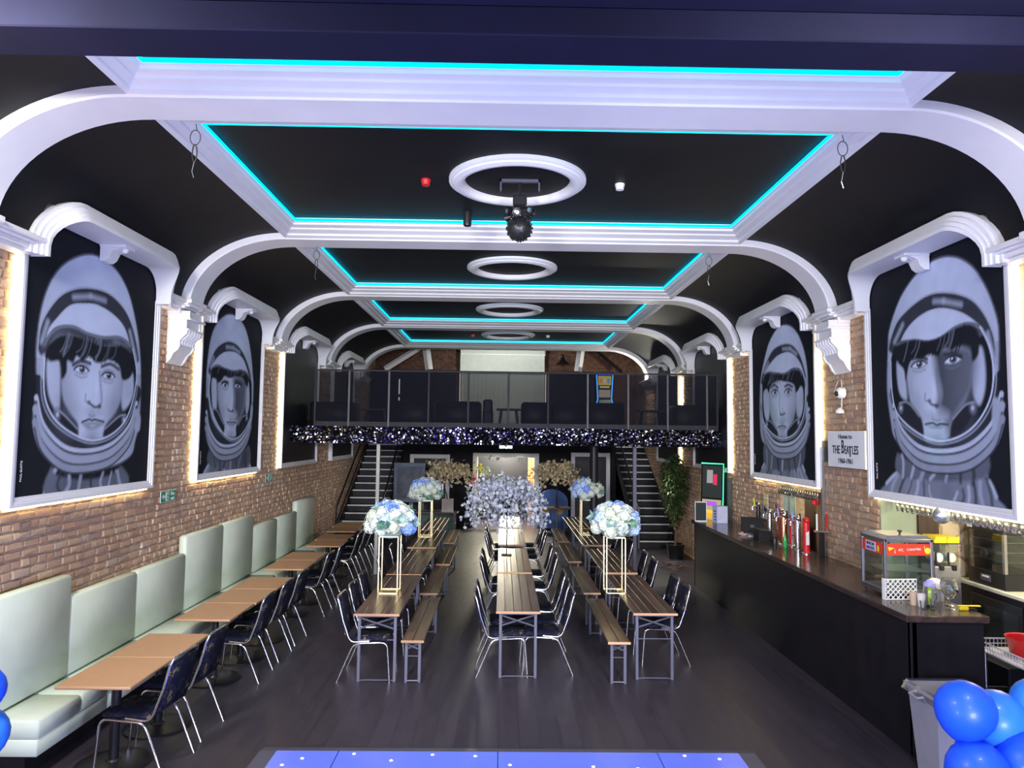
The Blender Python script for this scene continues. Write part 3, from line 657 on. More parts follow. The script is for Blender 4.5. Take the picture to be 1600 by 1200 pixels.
  'browL':[(0.345,0.538),(0.399,0.551),(0.462,0.53)],
  'browR':[(0.571,0.53),(0.622,0.538),(0.689,0.522)],
  'nose':[(0.487,0.494),(0.479,0.445),(0.487,0.393),(0.5,0.368),(0.534,0.364),(0.559,0.372)],
  'mouth':[(0.45,0.291),(0.496,0.3),(0.517,0.296),(0.542,0.3),(0.584,0.291)],
  'lip':[(0.462,0.291),(0.58,0.291),(0.555,0.271),(0.517,0.267),(0.483,0.271)],
  'padL':[(0.21,0.518),(0.307,0.518),(0.311,0.377),(0.269,0.324),(0.214,0.393)],
  'padR':[(0.748,0.498),(0.836,0.506),(0.836,0.393),(0.782,0.336),(0.739,0.377)],
  'micL':[(0.248,0.332),(0.328,0.328),(0.433,0.275),(0.441,0.239),(0.307,0.283)],
  'micR':[(0.782,0.336),(0.718,0.324),(0.613,0.275),(0.605,0.235),(0.718,0.275)],
  'neck':[(0.206,0.182),(0.357,0.138),(0.55,0.126),(0.761,0.154),(0.853,0.211),(0.786,0.065),(0.256,0.04)],
  'shoulder':[(0.16,0.032),(0.261,0.097),(0.353,0.077),(0.546,0.061),(0.744,0.109),(0.786,0.101),(0.845,0.045)],
  'ear':[(0.882,0.421),(0.903,0.413),(0.895,0.332)],
 },
}
GU, GV = 200, 216
uu, vv = np.meshgrid(np.linspace(0, 1, GU), np.linspace(0, 1, GV)); ASP = 2.25/2.47
def smooth_poly(p, closed=True, n=5):
    P = np.array(p, float); N = len(P)
    if N < 3: return P
    out = []; R_ = range(N) if closed else range(N-1)
    for i in R_:
        g = (lambda j: P[j % N]) if closed else (lambda j: P[min(max(j, 0), N-1)])
        p0, p1, p2, p3 = g(i-1), g(i), g(i+1), g(i+2)
        for t in np.arange(n)/n:
            out.append(.5*(2*p1+(p2-p0)*t+(2*p0-5*p1+4*p2-p3)*t*t+(3*p1-p0-3*p2+p3)*t**3))
    if not closed: out.append(P[-1])
    return np.array(out)
def dist(p, closed):
    d = np.full(uu.shape, 9.); P = p*np.array([ASP, 1]); X, Y = uu*ASP, vv; n = len(P)
    for i in range(n if closed else n-1):
        a, b = P[i], P[(i+1) % n]; e = b-a; L = e@e+1e-12
        t = np.clip(((X-a[0])*e[0]+(Y-a[1])*e[1])/L, 0, 1); d = np.minimum(d, np.hypot(X-a[0]-t*e[0], Y-a[1]-t*e[1]))
    return d
def inside(p):
    c = np.zeros(uu.shape, bool); n = len(p)
    for i in range(n):
        x1, y1 = p[i]; x2, y2 = p[(i+1) % n]
        if y1 == y2: continue
        m_ = ((y1 > vv) != (y2 > vv)) & (uu < (x2-x1)*(vv-y1)/(y2-y1)+x1); c ^= m_
    return c
def fill(img, p, c, soft=.004, al=1, sm=True):
    q = smooth_poly(p) if sm else np.array(p, float); d = dist(q, True); s = np.where(inside(q), d, -d)
    a = np.clip(s/soft*.5+.5, 0, 1)*al
    img[:] = img*(1-a)+c*a; return a
def line(img, p, c, w_, soft=.004, al=1, closed=False):
    q = smooth_poly(p, closed); d = dist(q, closed); a = np.clip((w_-d)/soft+.5, 0, 1)*al; img[:] = img*(1-a)+c*a
def blob(img, c, rx, ry, col_, al=1, soft=1):
    r = np.hypot((uu-c[0])/rx, (vv-c[1])/ry); a = np.clip((1-r)/soft, 0, 1)*al; img[:] = img*(1-a)+col_*a
def nzs(seed, f):
    r = np.random.RandomState(seed); s = np.zeros(uu.shape)
    for _ in range(10): k = r.normal(size=2)*f; s += np.sin(k[0]*uu+k[1]*vv+r.uniform(0, 6.28))
    return s/10
def paint(F, seed):
    img = np.full(uu.shape, .012); n1 = nzs(seed, 14); n2 = nzs(seed+1, 40); hm = smooth_poly(F['helm']); cx = hm[:, 0].mean(); top = hm[:, 1].max(); bot = hm[:, 1].min(); hw = (hm[:, 0].max()-hm[:, 0].min())/2
    # suit and shoulders, then the neck ring
    sh = F['shoulder']; a = fill(img, sh+[(sh[-1][0], -.02), (sh[0][0], -.02)], .15+.05*n1, .006)
    rs = random.Random(seed+40)
    for sd in (0, -1):
        e = sh[sd]; tp = sh[1] if sd == 0 else sh[-2]
        line(img, [e, ((e[0]+tp[0])/2, (e[1]+tp[1])/2+.004), tp], .34, .007, .012, .9)
        for k in range(6):
            f = (k+.5)/6; b = (e[0]+(cx-e[0])*f*.9, -.01); t_ = (tp[0]+(cx-tp[0])*f*.75, tp[1]-.012*k+.01)
            line(img, [t_, ((t_[0]+b[0])/2+rs.uniform(-.02, .02), (t_[1]+b[1])/2), b], rs.choice((.03, .30, .05, .24)), rs.uniform(.004, .010), .010, .8)
    fill(img, F['neck'], .09+.04*n1, .008)
    nk = F['neck']; nx0 = min(p[0] for p in nk); nx1 = max(p[0] for p in nk); ny0 = min(p[1] for p in nk); ny1 = max(p[1] for p in nk)
    for k in range(7):
        x = nx0+(nx1-nx0)*(k+.6)/7.4; l_ = rs.uniform(.3, .8); line(img, [(x+rs.uniform(-.02, .02), ny1-(ny1-ny0)*.35), (x, ny1-(ny1-ny0)*(.35+.5*l_)), (x+rs.uniform(-.05, .05), ny0)], rs.choice((.26, .02, .32)), rs.uniform(.004, .012), .012, .75)
    # helmet shell, shaded round
    sx = np.clip((uu-cx)/hw, -1, 1); shade = .40*(1-.32*sx**2)+.03*n1
    fill(img, F['helm'], shade*np.where(vv > F['open'][0][1], 1, .8), .006)
    line(img, F['helm'], .05, .0035, .004, .7, True)
    # collar rolls below the opening
    bt = min(p[1] for p in F['open'])
    for k, (o_, c_, w_) in enumerate(((.006, .012, .034), (.052, .34, .011), (.068, .04, .007), (.09, .24, .016), (.115, .04, .005), (.135, .20, .014), (.155, .035, .004))):
        line(img, [(cx-hw*.93, bt+.20-o_), (cx-hw*.8, bt+.10-o_*.9), (cx-hw*.45, bt+.02-o_*.85), (cx, bt-o_*.8), (cx+hw*.45, bt+.03-o_*.85), (cx+hw*.8, bt+.11-o_*.9), (cx+hw*.93, bt+.21-o_)], c_, w_, .005, .95)
    # dark rim band over the brow with bright glints
    bo, bi = F['band_o'], F['band_i']; fill(img, bo+bi, .035, .006)
    m_ = [((bo[i][0]+bi[-1-int(i*(len(bi)-1)/(len(bo)-1))][0])/2, (bo[i][1]+bi[-1-int(i*(len(bi)-1)/(len(bo)-1))][1])/2) for i in range(len(bo))]
    for i in (1, 4, 5, 8):
        if i+1 < len(m_): line(img, [m_[i], m_[i+1]], .30, .010, .018, .75)
    line(img, bo, .30, .003, .004, .8); line(img, bi, .32, .003, .004, .8)
    # pale inner cap
    fill(img, bi[::-1]+F['cap_low'][::-1], .40*(1-.25*sx**2)+.02*n1, .005)
    # opening
    fill(img, F['open'], .012, .005)
    cl = F['cap_low']; line(img, [(x, y-.018) for x, y in cl], .05+.09*np.clip(n2*2, 0, 1), .016, .012, 1); line(img, [(x, y-.006) for x, y in cl], .16, .004, .006, .8); line(img, [(x, y-.036) for x, y in cl[1:-1]], .13, .004, .008, .6)
    fill(img, F['padL'], .30+.05*n1, .008); fill(img, F['padR'], .30+.05*n1, .008)
    # face
    fc = smooth_poly(F['face']); fx = fc[:, 0].mean(); fw = (fc[:, 0].max()-fc[:, 0].min())/2; ft, fb = fc[:, 1].max(), fc[:, 1].min()
    fsx = (uu-fx)/fw
    tone = .36*(1-.38*np.clip(np.abs(fsx), 0, 1.2)**2.2)+.015*n1
    fill(img, F['face'], tone, .008)
    EL, ER = F['eyeL'][0], F['eyeR'][0]; ew = abs(ER[0]-EL[0])
    no, mo = F['nose'], F['mouth']
    # soft modelling: sockets, cheeks, jaw, upper lip
    for e in (EL, ER): blob(img, (e[0], e[1]+.005), ew*.36, .035, .14, .6)
    blob(img, (fx-fw*.75, mo[0][1]+.03), fw*.5, .13, .12, .45); blob(img, (fx+fw*.75, mo[0][1]+.03), fw*.5, .13, .10, .5)
    blob(img, ((mo[0][0]+mo[-1][0])/2, mo[2][1]+.035), ew*.5, .035, .17, .55)
    blob(img, ((mo[0][0]+mo[-1][0])/2, fb+.01), ew*.45, .05, .14, .6)
    blob(img, (no[0][0]-ew*.08, no[1][1]-.02), ew*.11, .13, .44, .55)
    if 'shade' in F: fill(img, F['shade'], .03+.07*np.clip(fsx, 0, 1), .03, .95)
    # nose
    line(img, no[:4], .12, .006, .018, .7); blob(img, no[-1], ew*.09, .012, .03, .9); blob(img, no[3], ew*.10, .014, .03, .9); line(img, no[3:], .05, .005, .008, .9)
    line(img, [(no[-1][0]-ew*.12, no[-1][1]+.03), (no[-1][0]-ew*.13, no[-1][1]+.005), no[-1]], .12, .004, .008, .7)
    # eyes
    for s_, e in ((-1, EL), (1, ER)):
        w_ = ew*.26; h_ = .013
        al = [(e[0]-w_, e[1]-.003), (e[0]-w_*.4, e[1]+h_), (e[0]+w_*.4, e[1]+h_), (e[0]+w_, e[1]), (e[0]+w_*.4, e[1]-h_), (e[0]-w_*.4, e[1]-h_)]
        fill(img, al, .42, .004); blob(img, (e[0]+.004, e[1]+.001), ew*.115, .0145, .06, 1, .25); blob(img, (e[0]+.004, e[1]+.001), ew*.05, .007, .008, 1, .3); blob(img, (e[0]-.002, e[1]+.006), ew*.03, .004, .8, 1, .5)
        line(img, al[:4], .015, .004, .004, .95); line(img, [al[3], al[4], al[5], al[0]], .09, .002, .004, .8)
        line(img, [(p[0], p[1]+.010) for p in al[:4]], .10, .002, .004, .7); line(img, [(e[0]-w_*.8, e[1]-.022), (e[0], e[1]-.030), (e[0]+w_*.8, e[1]-.022)], .14, .003, .008, .6)
    line(img, F['browL'], .03, .007, .008, .9); line(img, F['browR'], .03, .007, .008, .9)
    # mouth
    fill(img, F['lip'], .20, .008); line(img, F['mouth'], .03, .004, .005, .95); line(img, [(x, y+.016) for x, y in mo[1:4]], .17, .006, .010, .7); blob(img, ((mo[0][0]+mo[-1][0])/2, mo[2][1]-.02), ew*.16, .008, .33, .8)
    # hair
    keep = img.copy(); om = fill(np.zeros(uu.shape), F['open'], 1., .006)
    fill(img, F['hair'], .014, .006); hr = smooth_poly(F['hair']); rr = random.Random(seed)
    for k in range(26):
        p = hr[rr.randrange(len(hr))]; x = fx+(rr.random()-.5)*1.9*fw
        line(img, [(x, ft+.05+rr.random()*.02), (x-.015, ft+.02), (x-.035-.02*rr.random(), ft-.03+rr.random()*.03)], rr.choice((.012, .012, .09, .14, .012)), .003, .004, .85)
    img[:] = keep*(1-om)+img*om
    # headset and visor edge
    for k_, q in (('micL', 1), ('micR', -1)):
        fill(img, F[k_], .02, .008); P = F[k_]; c_ = P[0]; blob(img, (c_[0]+.01*q, c_[1]-.02), .03, .03, .13, .8, .5); blob(img, (c_[0]+.012*q, c_[1]-.02), .012, .012, .34, .9, .5); line(img, [P[0], P[1], P[2]], .22, .004, .006, .8)
    line(img, F['open'][:-6] if len(F['open']) > 12 else F['open'], .42, .004, .004, .9); line(img, [(cx+(x-cx)*1.045, bt+(y-bt)*1.01-.012) for x, y in F['open'][:-6]], .30, .003, .005, .7)
    fill(img, F['ear']+[(F['ear'][0][0]-.01, F['ear'][-1][1])], .25, .006)
    return np.clip(1.75*img**1.08*(1+.10*n2), .008, .8)
def paint_mat():
    m = mat('mural_paint', (.5, .5, .5), .75, spec=.12); N = m.node_tree.nodes; L = m.node_tree.links
    a = N.new('ShaderNodeVertexColor'); a.layer_name = 'paint'; L.new(a.outputs[0], N['Principled BSDF'].inputs['Base Color']); return m
M['mural'] = paint_mat()
def mural(side, y0, y1, key, label, glows):
    t = thing('mural' if key else 'blank_panel', label, 'mural' if key else 'panel', (FL if side < 0 else FR, (y0+y1)/2, 2.07))
    yc = (y0+y1)/2; h = (y1-y0)/2; s = -side; fw = .085
    # local x points into the room (s)
    def X(d): return s*d
    pz0, pz1 = .08, 2.56
    if key:
        img = paint(FEAT[key], {'L1': 3, 'L2': 5, 'R1': 9, 'R2': 15}[key])
        v = []; ii = np.arange(GU)/(GU-1)
        for j in range(GV):
            for i in range(GU):
                u = i/(GU-1); y = -h+fw*.9+(2*h-fw*1.8)*u
                v.append((X(-.035), y if side < 0 else -y, pz0+(2.47+.08)*j/(GV-1)))
        f = [(j*GU+i, j*GU+i+1, (j+1)*GU+i+1, (j+1)*GU+i) for j in range(GV-1) for i in range(GU-1)]
        me = bpy.data.meshes.new('painting'); me.from_pydata(v, [], f); me.materials.append(M['mural'])
        ca = me.color_attributes.new('paint', 'FLOAT_COLOR', 'POINT'); a = np.empty((GV, GU, 4)); a[..., 0] = img*.90; a[..., 1] = img*1.02; a[..., 2] = np.clip(img*1.36, 0, .9); a[..., 3] = 1
        ca.data.foreach_set('color', a.ravel()); me.update(); put('painting', me, t)
        text('PAUL CURTIS', .030, (X(-.03), (-h+.16)*(1 if side < 0 else -1), .30), (PI/2, -PI/2, PI/2) if side < 0 else (PI/2, -PI/2, -PI/2), M['print_white'], t, 'signature')
    else: MB().box(X(-.06), -h+fw*.8, pz0, X(-.03), h-fw*.8, pz1).build('board', M['black'], t)
    # stepped white frame: two stiles and a bottom rail
    def rail(horizontal, e):
        q = MB()
        for d, a, b in ((.0, 0, .03), (-.010, .03, .055), (-.022, .055, fw)):
            if horizontal: q.prism([(-h+a, a), (h-a, a), (h-b, b), (-h+b, b)], 'x', X(-.10), X(d))
            else: q.prism([(e*(h-a), a), (e*(h-b), b), (e*(h-b), 2.17), (e*(h-a), 2.17)], 'x', X(-.10), X(d))
        return q
    for e in (-1, 1): rail(False, e).build('stile', M['white_frame'], t)
    rail(True, 0).build('bottom_rail', M['white_frame'], t)
    for gk in glows:
        q = MB()
        if gk == 'b': q.box(X(-.085), -h+.03, -.022, X(-.06), h-.03, -.008)
        else:
            e = -1 if gk == 'n' else 1; q.box(X(-.085), e*(h+.008), .0, X(-.055), e*(h+.024), 2.1)
        q.build('led_strip', M['warm_led'], t, label='warm white led tape behind the frame')
    return t
mural(-1, *MUR_L[0], 'L1', 'large grey mural of an astronaut in a tilted helmet, nearest on the bench side wall', 'nfb')
mural(-1, *MUR_L[1], 'L2', 'smaller-looking grey astronaut mural beyond the scroll corbel on the bench side wall', 'nfb')
mural(-1, *MUR_L[2], None, 'empty black framed panel on the bench wall beyond the second astronaut mural', 'n')
mural(-1, *MUR_L[3], None, 'empty black framed panel beside the staircase on the bench side', '')
mural(1, *MUR_R[0], 'R1', 'large astronaut mural with half shadowed face above the bar glasses, next to the pale sign', 'nfb')
mural(1, *MUR_R[1], 'R2', 'astronaut mural with long pale face above the beer taps on the bar side', 'nfb')
mural(1, *MUR_R[2], None, 'empty black framed panel above the plant on the bar side', 'n')
mural(1, *MUR_R[3], None, 'empty black framed panel beside the lit staircase on the bar side', 'n')
# ------------------------------------------------------------------ dance floor
def dance_floor():
    t = thing('dance_floor', 'white lit starlight dance floor panels with grey bevelled edge in front of the stage', 'dance floor', (0, 0, 0))
    x0, x1, y1 = -2.02, 2.2, 6.46
    mb = MB().prism([(y1, 0), (y1-.14, .03), (2.2, .03), (2.2, 0)], 'x', x0, x1)
    v = MB().prism([(x0-.0, 0), (x0+.14, .03), (x1-.14, .03), (x1, 0)], 'y', 2.2, y1-.12); mb.add(v.v, v.f)
    mb.build('edge_ramp', M['grey_metal'], t)
    xs = [x0+.14, -1.35, 0, 1.36, x1-.14]; ys = [y1-.14, y1-1.34, y1-2.54, y1-3.74]
    stars = {0: [(-1.62, 6.17), (-1.75, 6.05)], 1: [(-1.21, 6.26), (-.88, 6.14), (-.55, 6.25), (-.19, 6.23), (-.45, 5.5)], 2: [(.1, 6.07), (.44, 6.0), (.78, 6.05), (1.14, 6.02), (.6, 5.5)], 3: [(1.58, 6.26), (1.86, 6.2), (1.45, 5.95)]}
    for i in range(4):
        for j in range(3):
            p = MB().box(xs[i]+.003, ys[j+1]+.003, .005, xs[i+1]-.003, ys[j]-.003, .034, .003).build('panel', M['dance'], t)
            if j == 0:
                for sx, sy in stars[i]: MB().lathe([(.013, 0), (.013, .002), (0, .003)], 8, (sx, sy, .034)).build('star_light', M['star'], p)
M['star'] = glow('star_point', (.95, .97, 1), 9)
dance_floor()

# ------------------------------------------------------------------ banquette along the left wall
def banquette():
    B = [(5.84, 6.85, 1.385), (6.85, 8.06, 1.185), (8.06, 9.27, 1.185), (9.27, 10.49, 1.40), (10.49, 11.74, 1.40), (11.74, 12.98, 1.20), (12.98, 14.2, 1.20), (14.2, 15.5, 1.385)]
    L = ['at the end nearest the stage, tall back', 'second from the stage, low back', 'third from the stage, low back', 'fourth from the stage, first of two tall backs', 'fifth from the stage, second of two tall backs', 'sixth from the stage, low back', 'seventh from the stage, low back beside the last tall one', 'furthest from the stage, tall back near the stairs']
    for i, (a, b, z) in enumerate(B):
        t = thing('banquette_bench', 'mint leatherette wall bench unit '+L[i], 'bench', (-3.8, a, 0), 0, 'mint banquette units along the brick wall'); d = b-a
        MB().box(-.285, .004, .46, -.175, d-.004, z, .022).build('backrest', M['mint'], t, smooth=60)
        MB().box(-.285, .003, .17, .20, d-.003, .30, .008).build('base', M['mint'], t, smooth=60)
        if i == 0:
            MB().box(-.285, .003, .30, .205, .58, .45, .018).build('seat', M['mint'], t, smooth=60); MB().box(-.285, .586, .30, .205, d-.003, .45, .018).build('seat', M['mint'], t, smooth=60)
        else: MB().box(-.285, .003, .30, .205, d-.003, .45, .018).build('seat', M['mint'], t, smooth=60)
        MB().box(-.285, .02, 0, .10, d-.001, .17).build('plinth', M['black'], t)
banquette()

# ------------------------------------------------------------------ pedestal cafe tables along the bench
def cafe_tables():
    t0 = thing('cafe_table', 'x', 'table', (0, 0, 0), 0, 'square beech cafe tables along the bench')
    MB().box(-.295, -.372, .715, .295, .372, .74, .006).build('tabletop', M['beech'], t0)
    MB().lathe([(.29, 0), (.29, .012), (.26, .022), (.06, .034), (.05, .05)], 28).build('base', M['dark_plastic'], t0, smooth=40)
    MB().cyl((0, 0, .04), (0, 0, .70), .038, 14).box(-.16, -.16, .695, .16, .16, .716, .004).build('column', M['dark_plastic'], t0, smooth=40)
    ys = [6.13, 6.885, 8.17, 8.93, 9.70, 11.04, 11.80, 13.22, 13.98, 15.12, 15.88]
    xs = [-3.15, -3.15, -3.15, -3.13, -3.13, -3.16, -3.18, -3.13, -3.18, -3.24, -3.3]
    O = ['first', 'second', 'third', 'fourth', 'fifth', 'sixth', 'seventh', 'eighth', 'ninth', 'tenth', 'eleventh']
    for i, y in enumerate(ys):
        lab = 'square beech topped pedestal table, %s from the stage along the mint bench' % O[i]
        if i == 0: t0.location = (xs[i], y, 0); t0['label'] = lab
        else: dup(t0, (xs[i], y, 0), 0, lab)
cafe_tables()

# ------------------------------------------------------------------ chrome banquet chairs
def arcp(p, c, r0, n=5):   # rounded corner between three points
    a, b, d = Vector(p), Vector(c), Vector(r0); u = (a-b).normalized(); v = (d-b).normalized(); r = .07
    A = b+u*r; B = b+v*r; return [tuple((1-t)**2*A+2*t*(1-t)*b+t*t*B) for t in [k/n for k in range(n+1)]]
def make_chair():
    t = thing('banquet_chair', 'x', 'chair')
    R_ = .011
    MB().box(-.205, -.20, .425, .205, .215, .475, .02).build('seat', M['floral'], t, smooth=60)
    # backrest pad, leaning
    q = MB().box(-.195, -.02, 0, .195, .02, .40, .014); q.xf(Matrix.Translation((0, -.265, .49)) @ Matrix.Rotation(math.radians(14), 4, 'X')); q.build('backrest', M['floral'], t, smooth=60)
    for s in (-1, 1):
        x = s*.225
        MB().tube([(x*1.02, .235, 0)]+arcp((x*1.02, .235, 0), (x, .20, .43), (x, 0, .42))+[(x, .0, .42)], R_, 8).build('leg', M['chrome'], t, smooth=60)
        MB().tube([(x, .0, .42)]+arcp((x, 0, .42), (x, -.17, .41), (x*1.03, -.345, 0))+[(x*1.03, -.345, 0)], R_, 8).build('leg', M['chrome'], t, smooth=60)
    P = []
    for s in (-1, 1):
        x = s*.208; a = [(x, .0, .438)]+arcp((x, 0, .438), (x, -.215, .42), (x*.97, -.385, .93))
        P.append(a)
    top = arcp((-.202, -.33, .8), (-.2, -.372, .915), (0, -.372, .915))
    full = P[0]+[(-.203, -.30, .66)]+top+[(-p[0], p[1], p[2]) for p in top[::-1]]+[(.203, -.30, .66)]+[(-p[0], p[1], p[2]) for p in P[0][::-1]]
    MB().tube(full, R_, 8).build('back_frame', M['chrome'], t, smooth=60)
    MB().tube([(-.225, .17, .415), (.225, .17, .415)], .008, 6).tube([(-.225, -.12, .40), (.225, -.12, .40)], .008, 6).build('seat_frame', M['chrome'], t)
    return t
chair0 = make_chair(); chair_used = []
def place_chair(x, y, rz, label, group, turn=0):
    rz = rz+math.radians(turn)
    if not chair_used: chair0.location = (x, y, 0); chair0.rotation_euler[2] = rz; chair0['label'] = label; chair0['group'] = group; chair_used.append(1)
    else: dup(chair0, (x, y, 0), rz, label, group)
ORDS = ['first', 'second', 'third', 'fourth', 'fifth', 'sixth', 'seventh', 'eighth', 'ninth', 'tenth', 'eleventh']
rnd = random.Random(4)
for i, y in enumerate((6.14, 6.80, 8.27, 9.0, 9.68, 11.16, 11.9, 13.4, 14.15, 15.1, 15.8)):
    place_chair(-2.95, y, PI/2, 'chrome and navy floral chair facing the mint bench, %s from the stage' % ORDS[i], 'chairs facing the bench', rnd.uniform(-3, 3)+(-4 if i == 0 else 0))
for i, y in enumerate((8.33, 8.92, 9.52, 10.85, 11.95, 13.1)):
    place_chair(-1.43, y, -PI/2, 'chrome navy chair on the bench side of the blue flower tables, %s from the stage' % ORDS[i], 'chairs at the long tables nearest the bench wall', rnd.uniform(-3, 3))
for i, y in enumerate((8.53, 9.08, 10.85, 11.5, 13.5, 14.1, 15.0)):
    place_chair(.08, y, -PI/2, 'chrome navy chair on the bench side of the middle tables, %s from the stage' % ORDS[i], 'chairs on the bench wall side of the middle row', rnd.uniform(-3, 3))
for i, y in enumerate((8.60, 9.12, 9.75, 11.1, 12.1, 13.7, 14.3, 15.1)):
    place_chair(.49, y, PI/2, 'chrome navy chair on the bar side of the middle tables, %s from the stage' % ORDS[i], 'chairs on the bar side of the middle row', rnd.uniform(-3, 3))
for i, y in enumerate((8.98, 9.52, 10.8, 11.5, 12.75, 14.2, 15.8)):
    place_chair(1.93, y, PI/2, 'chrome and navy floral chair facing away from the bar, %s from the stage' % ORDS[i], 'chairs at the tables nearest the bar', rnd.uniform(-3, 3))

# ------------------------------------------------------------------ long folding beer tables and benches
def trestle(name, lab, cat, group, W, Lg, H, nb, pm, brace):
    t = thing(name, lab, cat, (0, 0, 0), 0, group)
    w = W/nb; gap = .0012 if nb > 3 else .004
    for k in range(nb):
        x = -W/2+w*k; MB().box(x+gap, 0, H-.028, x+w-gap, Lg, H, .003).build('plank', pm, t)
    for y in (-.004, Lg): MB().box(-W/2, y, H-.027, W/2, y+.004, H-.001, .001).build('end_edge', M['bare_wood'], t)
    for y in (.07, Lg-.07):
        f = MB().box(-W/2+.03, y-.014, H-.05, W/2-.03, y+.014, H-.028).build('leg_frame', M['grey_metal'], t)
        MB().tube([(-W/2+.05, y, H*.60), (W/2-.05, y, H*.60)], .006, 6).build('crossbar', M['grey_metal'], f)
        MB().tube([(-W/2+.05, y, .012), (-W/4, y-.012, .022), (W/4, y-.012, .022), (W/2-.05, y, .012)], .007, 6).build('foot_bar', M['grey_metal'], f)
        for s in (-1, 1):
            MB().box(s*(W/2-.052)-.016, y-.012, 0, s*(W/2-.052)+.016, y+.012, H-.028, .002).build('leg', M['grey_metal'], f)
            MB().tube([(s*(W/2-.06), y+.012*s, H-.06), (-s*(W/2-.06), y+.012*s, H*.76)], .010, 4).build('brace', M['grey_metal'], f)
    return t
TROWS = [('nearest the bench wall', (-1.35, -1.36, -1.38, -1.47), (8.06, 10.31, 12.75, 15.05)), ('in the middle row', (.21,)*4, (8.22, 10.52, 13.15, 15.55)), ('nearest the bar', (1.75,)*4, (8.19, 10.58, 13.2, 15.5))]
TP = ['at the stage end', 'second from the stage', 'third from the stage', 'furthest from the stage']
tb = None
for rn, xs, ys in TROWS:
    for i, y in enumerate(ys):
        x = xs[i]
        lab = 'long stained plank folding table %s, %s' % (rn, TP[i])
        if tb is None: tb = trestle('folding_table', lab, 'table', 'long folding tables', .5, 2.2, .75, 5, M['plank'], True); tb.location = (x, y, 0)
        else: dup(tb, (x, y, 0), 0, lab)
bb = None
for rn, xs, ys in (('beside the bench-wall tables', (-.95, -1.01, -1.0, -1.09), (8.05, 10.4, 12.72, 15.2)), ('beside the tables near the bar', (1.32, 1.33, 1.34, 1.35), (8.05, 10.52, 13.1, 15.55))):
    for i, y in enumerate(ys):
        lab = 'narrow stained plank bench %s, %s' % (rn, TP[i])
        if bb is None: bb = trestle('folding_bench', lab, 'bench', 'narrow folding benches', .25, 2.1, .47, 2, M['plank_bench'], True); bb.location = (xs[i], y, 0)
        else: dup(bb, (xs[i], y, 0), 0, lab)
# cross table at the back with its box vase, and a tall table by the door
t = trestle('folding_table', 'folding table standing crosswise near the back doors with a square vase on it', 'table', None, .5, 1.35, .75, 3, M['plank'], True); t.location = (-1.1, 18.6, 0); t.rotation_euler[2] = PI/2
tt = thing('tall_table', 'tall narrow wooden table in front of the blue board by the doors', 'table', (1.42, 18.5, 0))
MB().box(-.35, -.25, .86, .35, .25, .90, .005).build('tabletop', M['brown_wood'], tt)
MB().cyl((0, 0, .03), (0, 0, .86), .03, 10).build('column', M['grey_metal'], tt); MB().lathe([(.25, 0), (.25, .015), (.04, .03)], 20).build('base', M['grey_metal'], tt)
# ------------------------------------------------------------------ flowers
def floret_ball(r, n, seed, pet=.024):
    rd = random.Random(seed); mb = MB(); ga = PI*(3-5**.5)
    for i in range(n):
        z = 1-1.75*(i+.5)/n; q = math.sqrt(max(0, 1-z*z)); t = ga*i; N_ = Vector((q*math.cos(t), q*math.sin(t), z))
        N_ = (N_+Vector((rd.uniform(-.25, .25), rd.uniform(-.25, .25), rd.uniform(-.25, .25)))).normalized(); c = N_*r*rd.uniform(.88, 1.05)
        u = N_.orthogonal().normalized(); v = N_.cross(u); a0 = rd.uniform(0, 6)
        for k in range(4):
            a = a0+k*PI/2; d = u*math.cos(a)+v*math.sin(a); e = u*math.cos(a+PI/2)+v*math.sin(a+PI/2)
            mb.add([c-N_*.004, c+d*pet*.6-e*pet*.5+N_*.003, c+d*pet*1.15+N_*.001, c+d*pet*.6+e*pet*.5+N_*.003], [(0, 1, 2, 3)])
    mb.sphere((0, 0, 0), r*.86, 8, 6)
    return mb
def rose(r, seed):
    rd = random.Random(seed); mb = MB()
    for ring, (n, rr, h, op) in enumerate(((3, .25, .9, .1), (4, .5, .8, .3), (5, .8, .6, .55), (6, 1.05, .35, .8))):
        for k in range(n):
            a = 2*PI*k/n+ring*.6+rd.uniform(-.1, .1); w_ = PI/n*1.25; rows = []
            for j in range(3):
                f = j/2; R2 = r*rr*(.55+.45*f)*(1+op*.25*f); z = r*(-.35+(h+.35)*f)
                rows.append([(R2*math.cos(a+w_*s_)*(1 if abs(s_) < .5 else .94), R2*math.sin(a+w_*s_)*(1 if abs(s_) < .5 else .94), z-(.08*r if abs(s_) > .5 and j == 2 else 0)) for s_ in (-1, -.4, .4, 1)])
            mb.strip(rows)
    return mb
def leaf_clump(n, L_, seed, w=.45):
    rd = random.Random(seed); mb = MB()
    for i in range(n):
        a = rd.uniform(0, 6.28); el = rd.uniform(.0, 1.1); d = Vector((math.cos(a)*math.cos(el), math.sin(a)*math.cos(el), math.sin(el))); s_ = d.cross(Vector((0, 0, 1)))
        s_ = s_.normalized() if s_.length > .01 else Vector((1, 0, 0)); l = L_*rd.uniform(.7, 1.2); up = s_.cross(d)
        o = d*l*.15
        mb.add([o, o+d*l*.45+s_*l*w+up*l*.05, o+d*l, o+d*l*.45-s_*l*w+up*l*.05, o+d*l*.5-up*l*.06], [(0, 1, 4), (1, 2, 4), (2, 3, 4), (3, 0, 4)])
    return mb
HYD = [floret_ball(.085, 46, s) for s in range(3)]; ROS = rose(.055, 3); LEA = leaf_clump(7, .10, 5)
HM = {(k, i): HYD[i].mesh('hydrangea_head', M[k], fix=False) for k in ('petal_white', 'petal_cream', 'petal_blue', 'petal_sky') for i in range(3)}
RM = {k: ROS.mesh('rose', M[k], fix=False) for k in ('petal_white', 'petal_blue', 'petal_cream')}
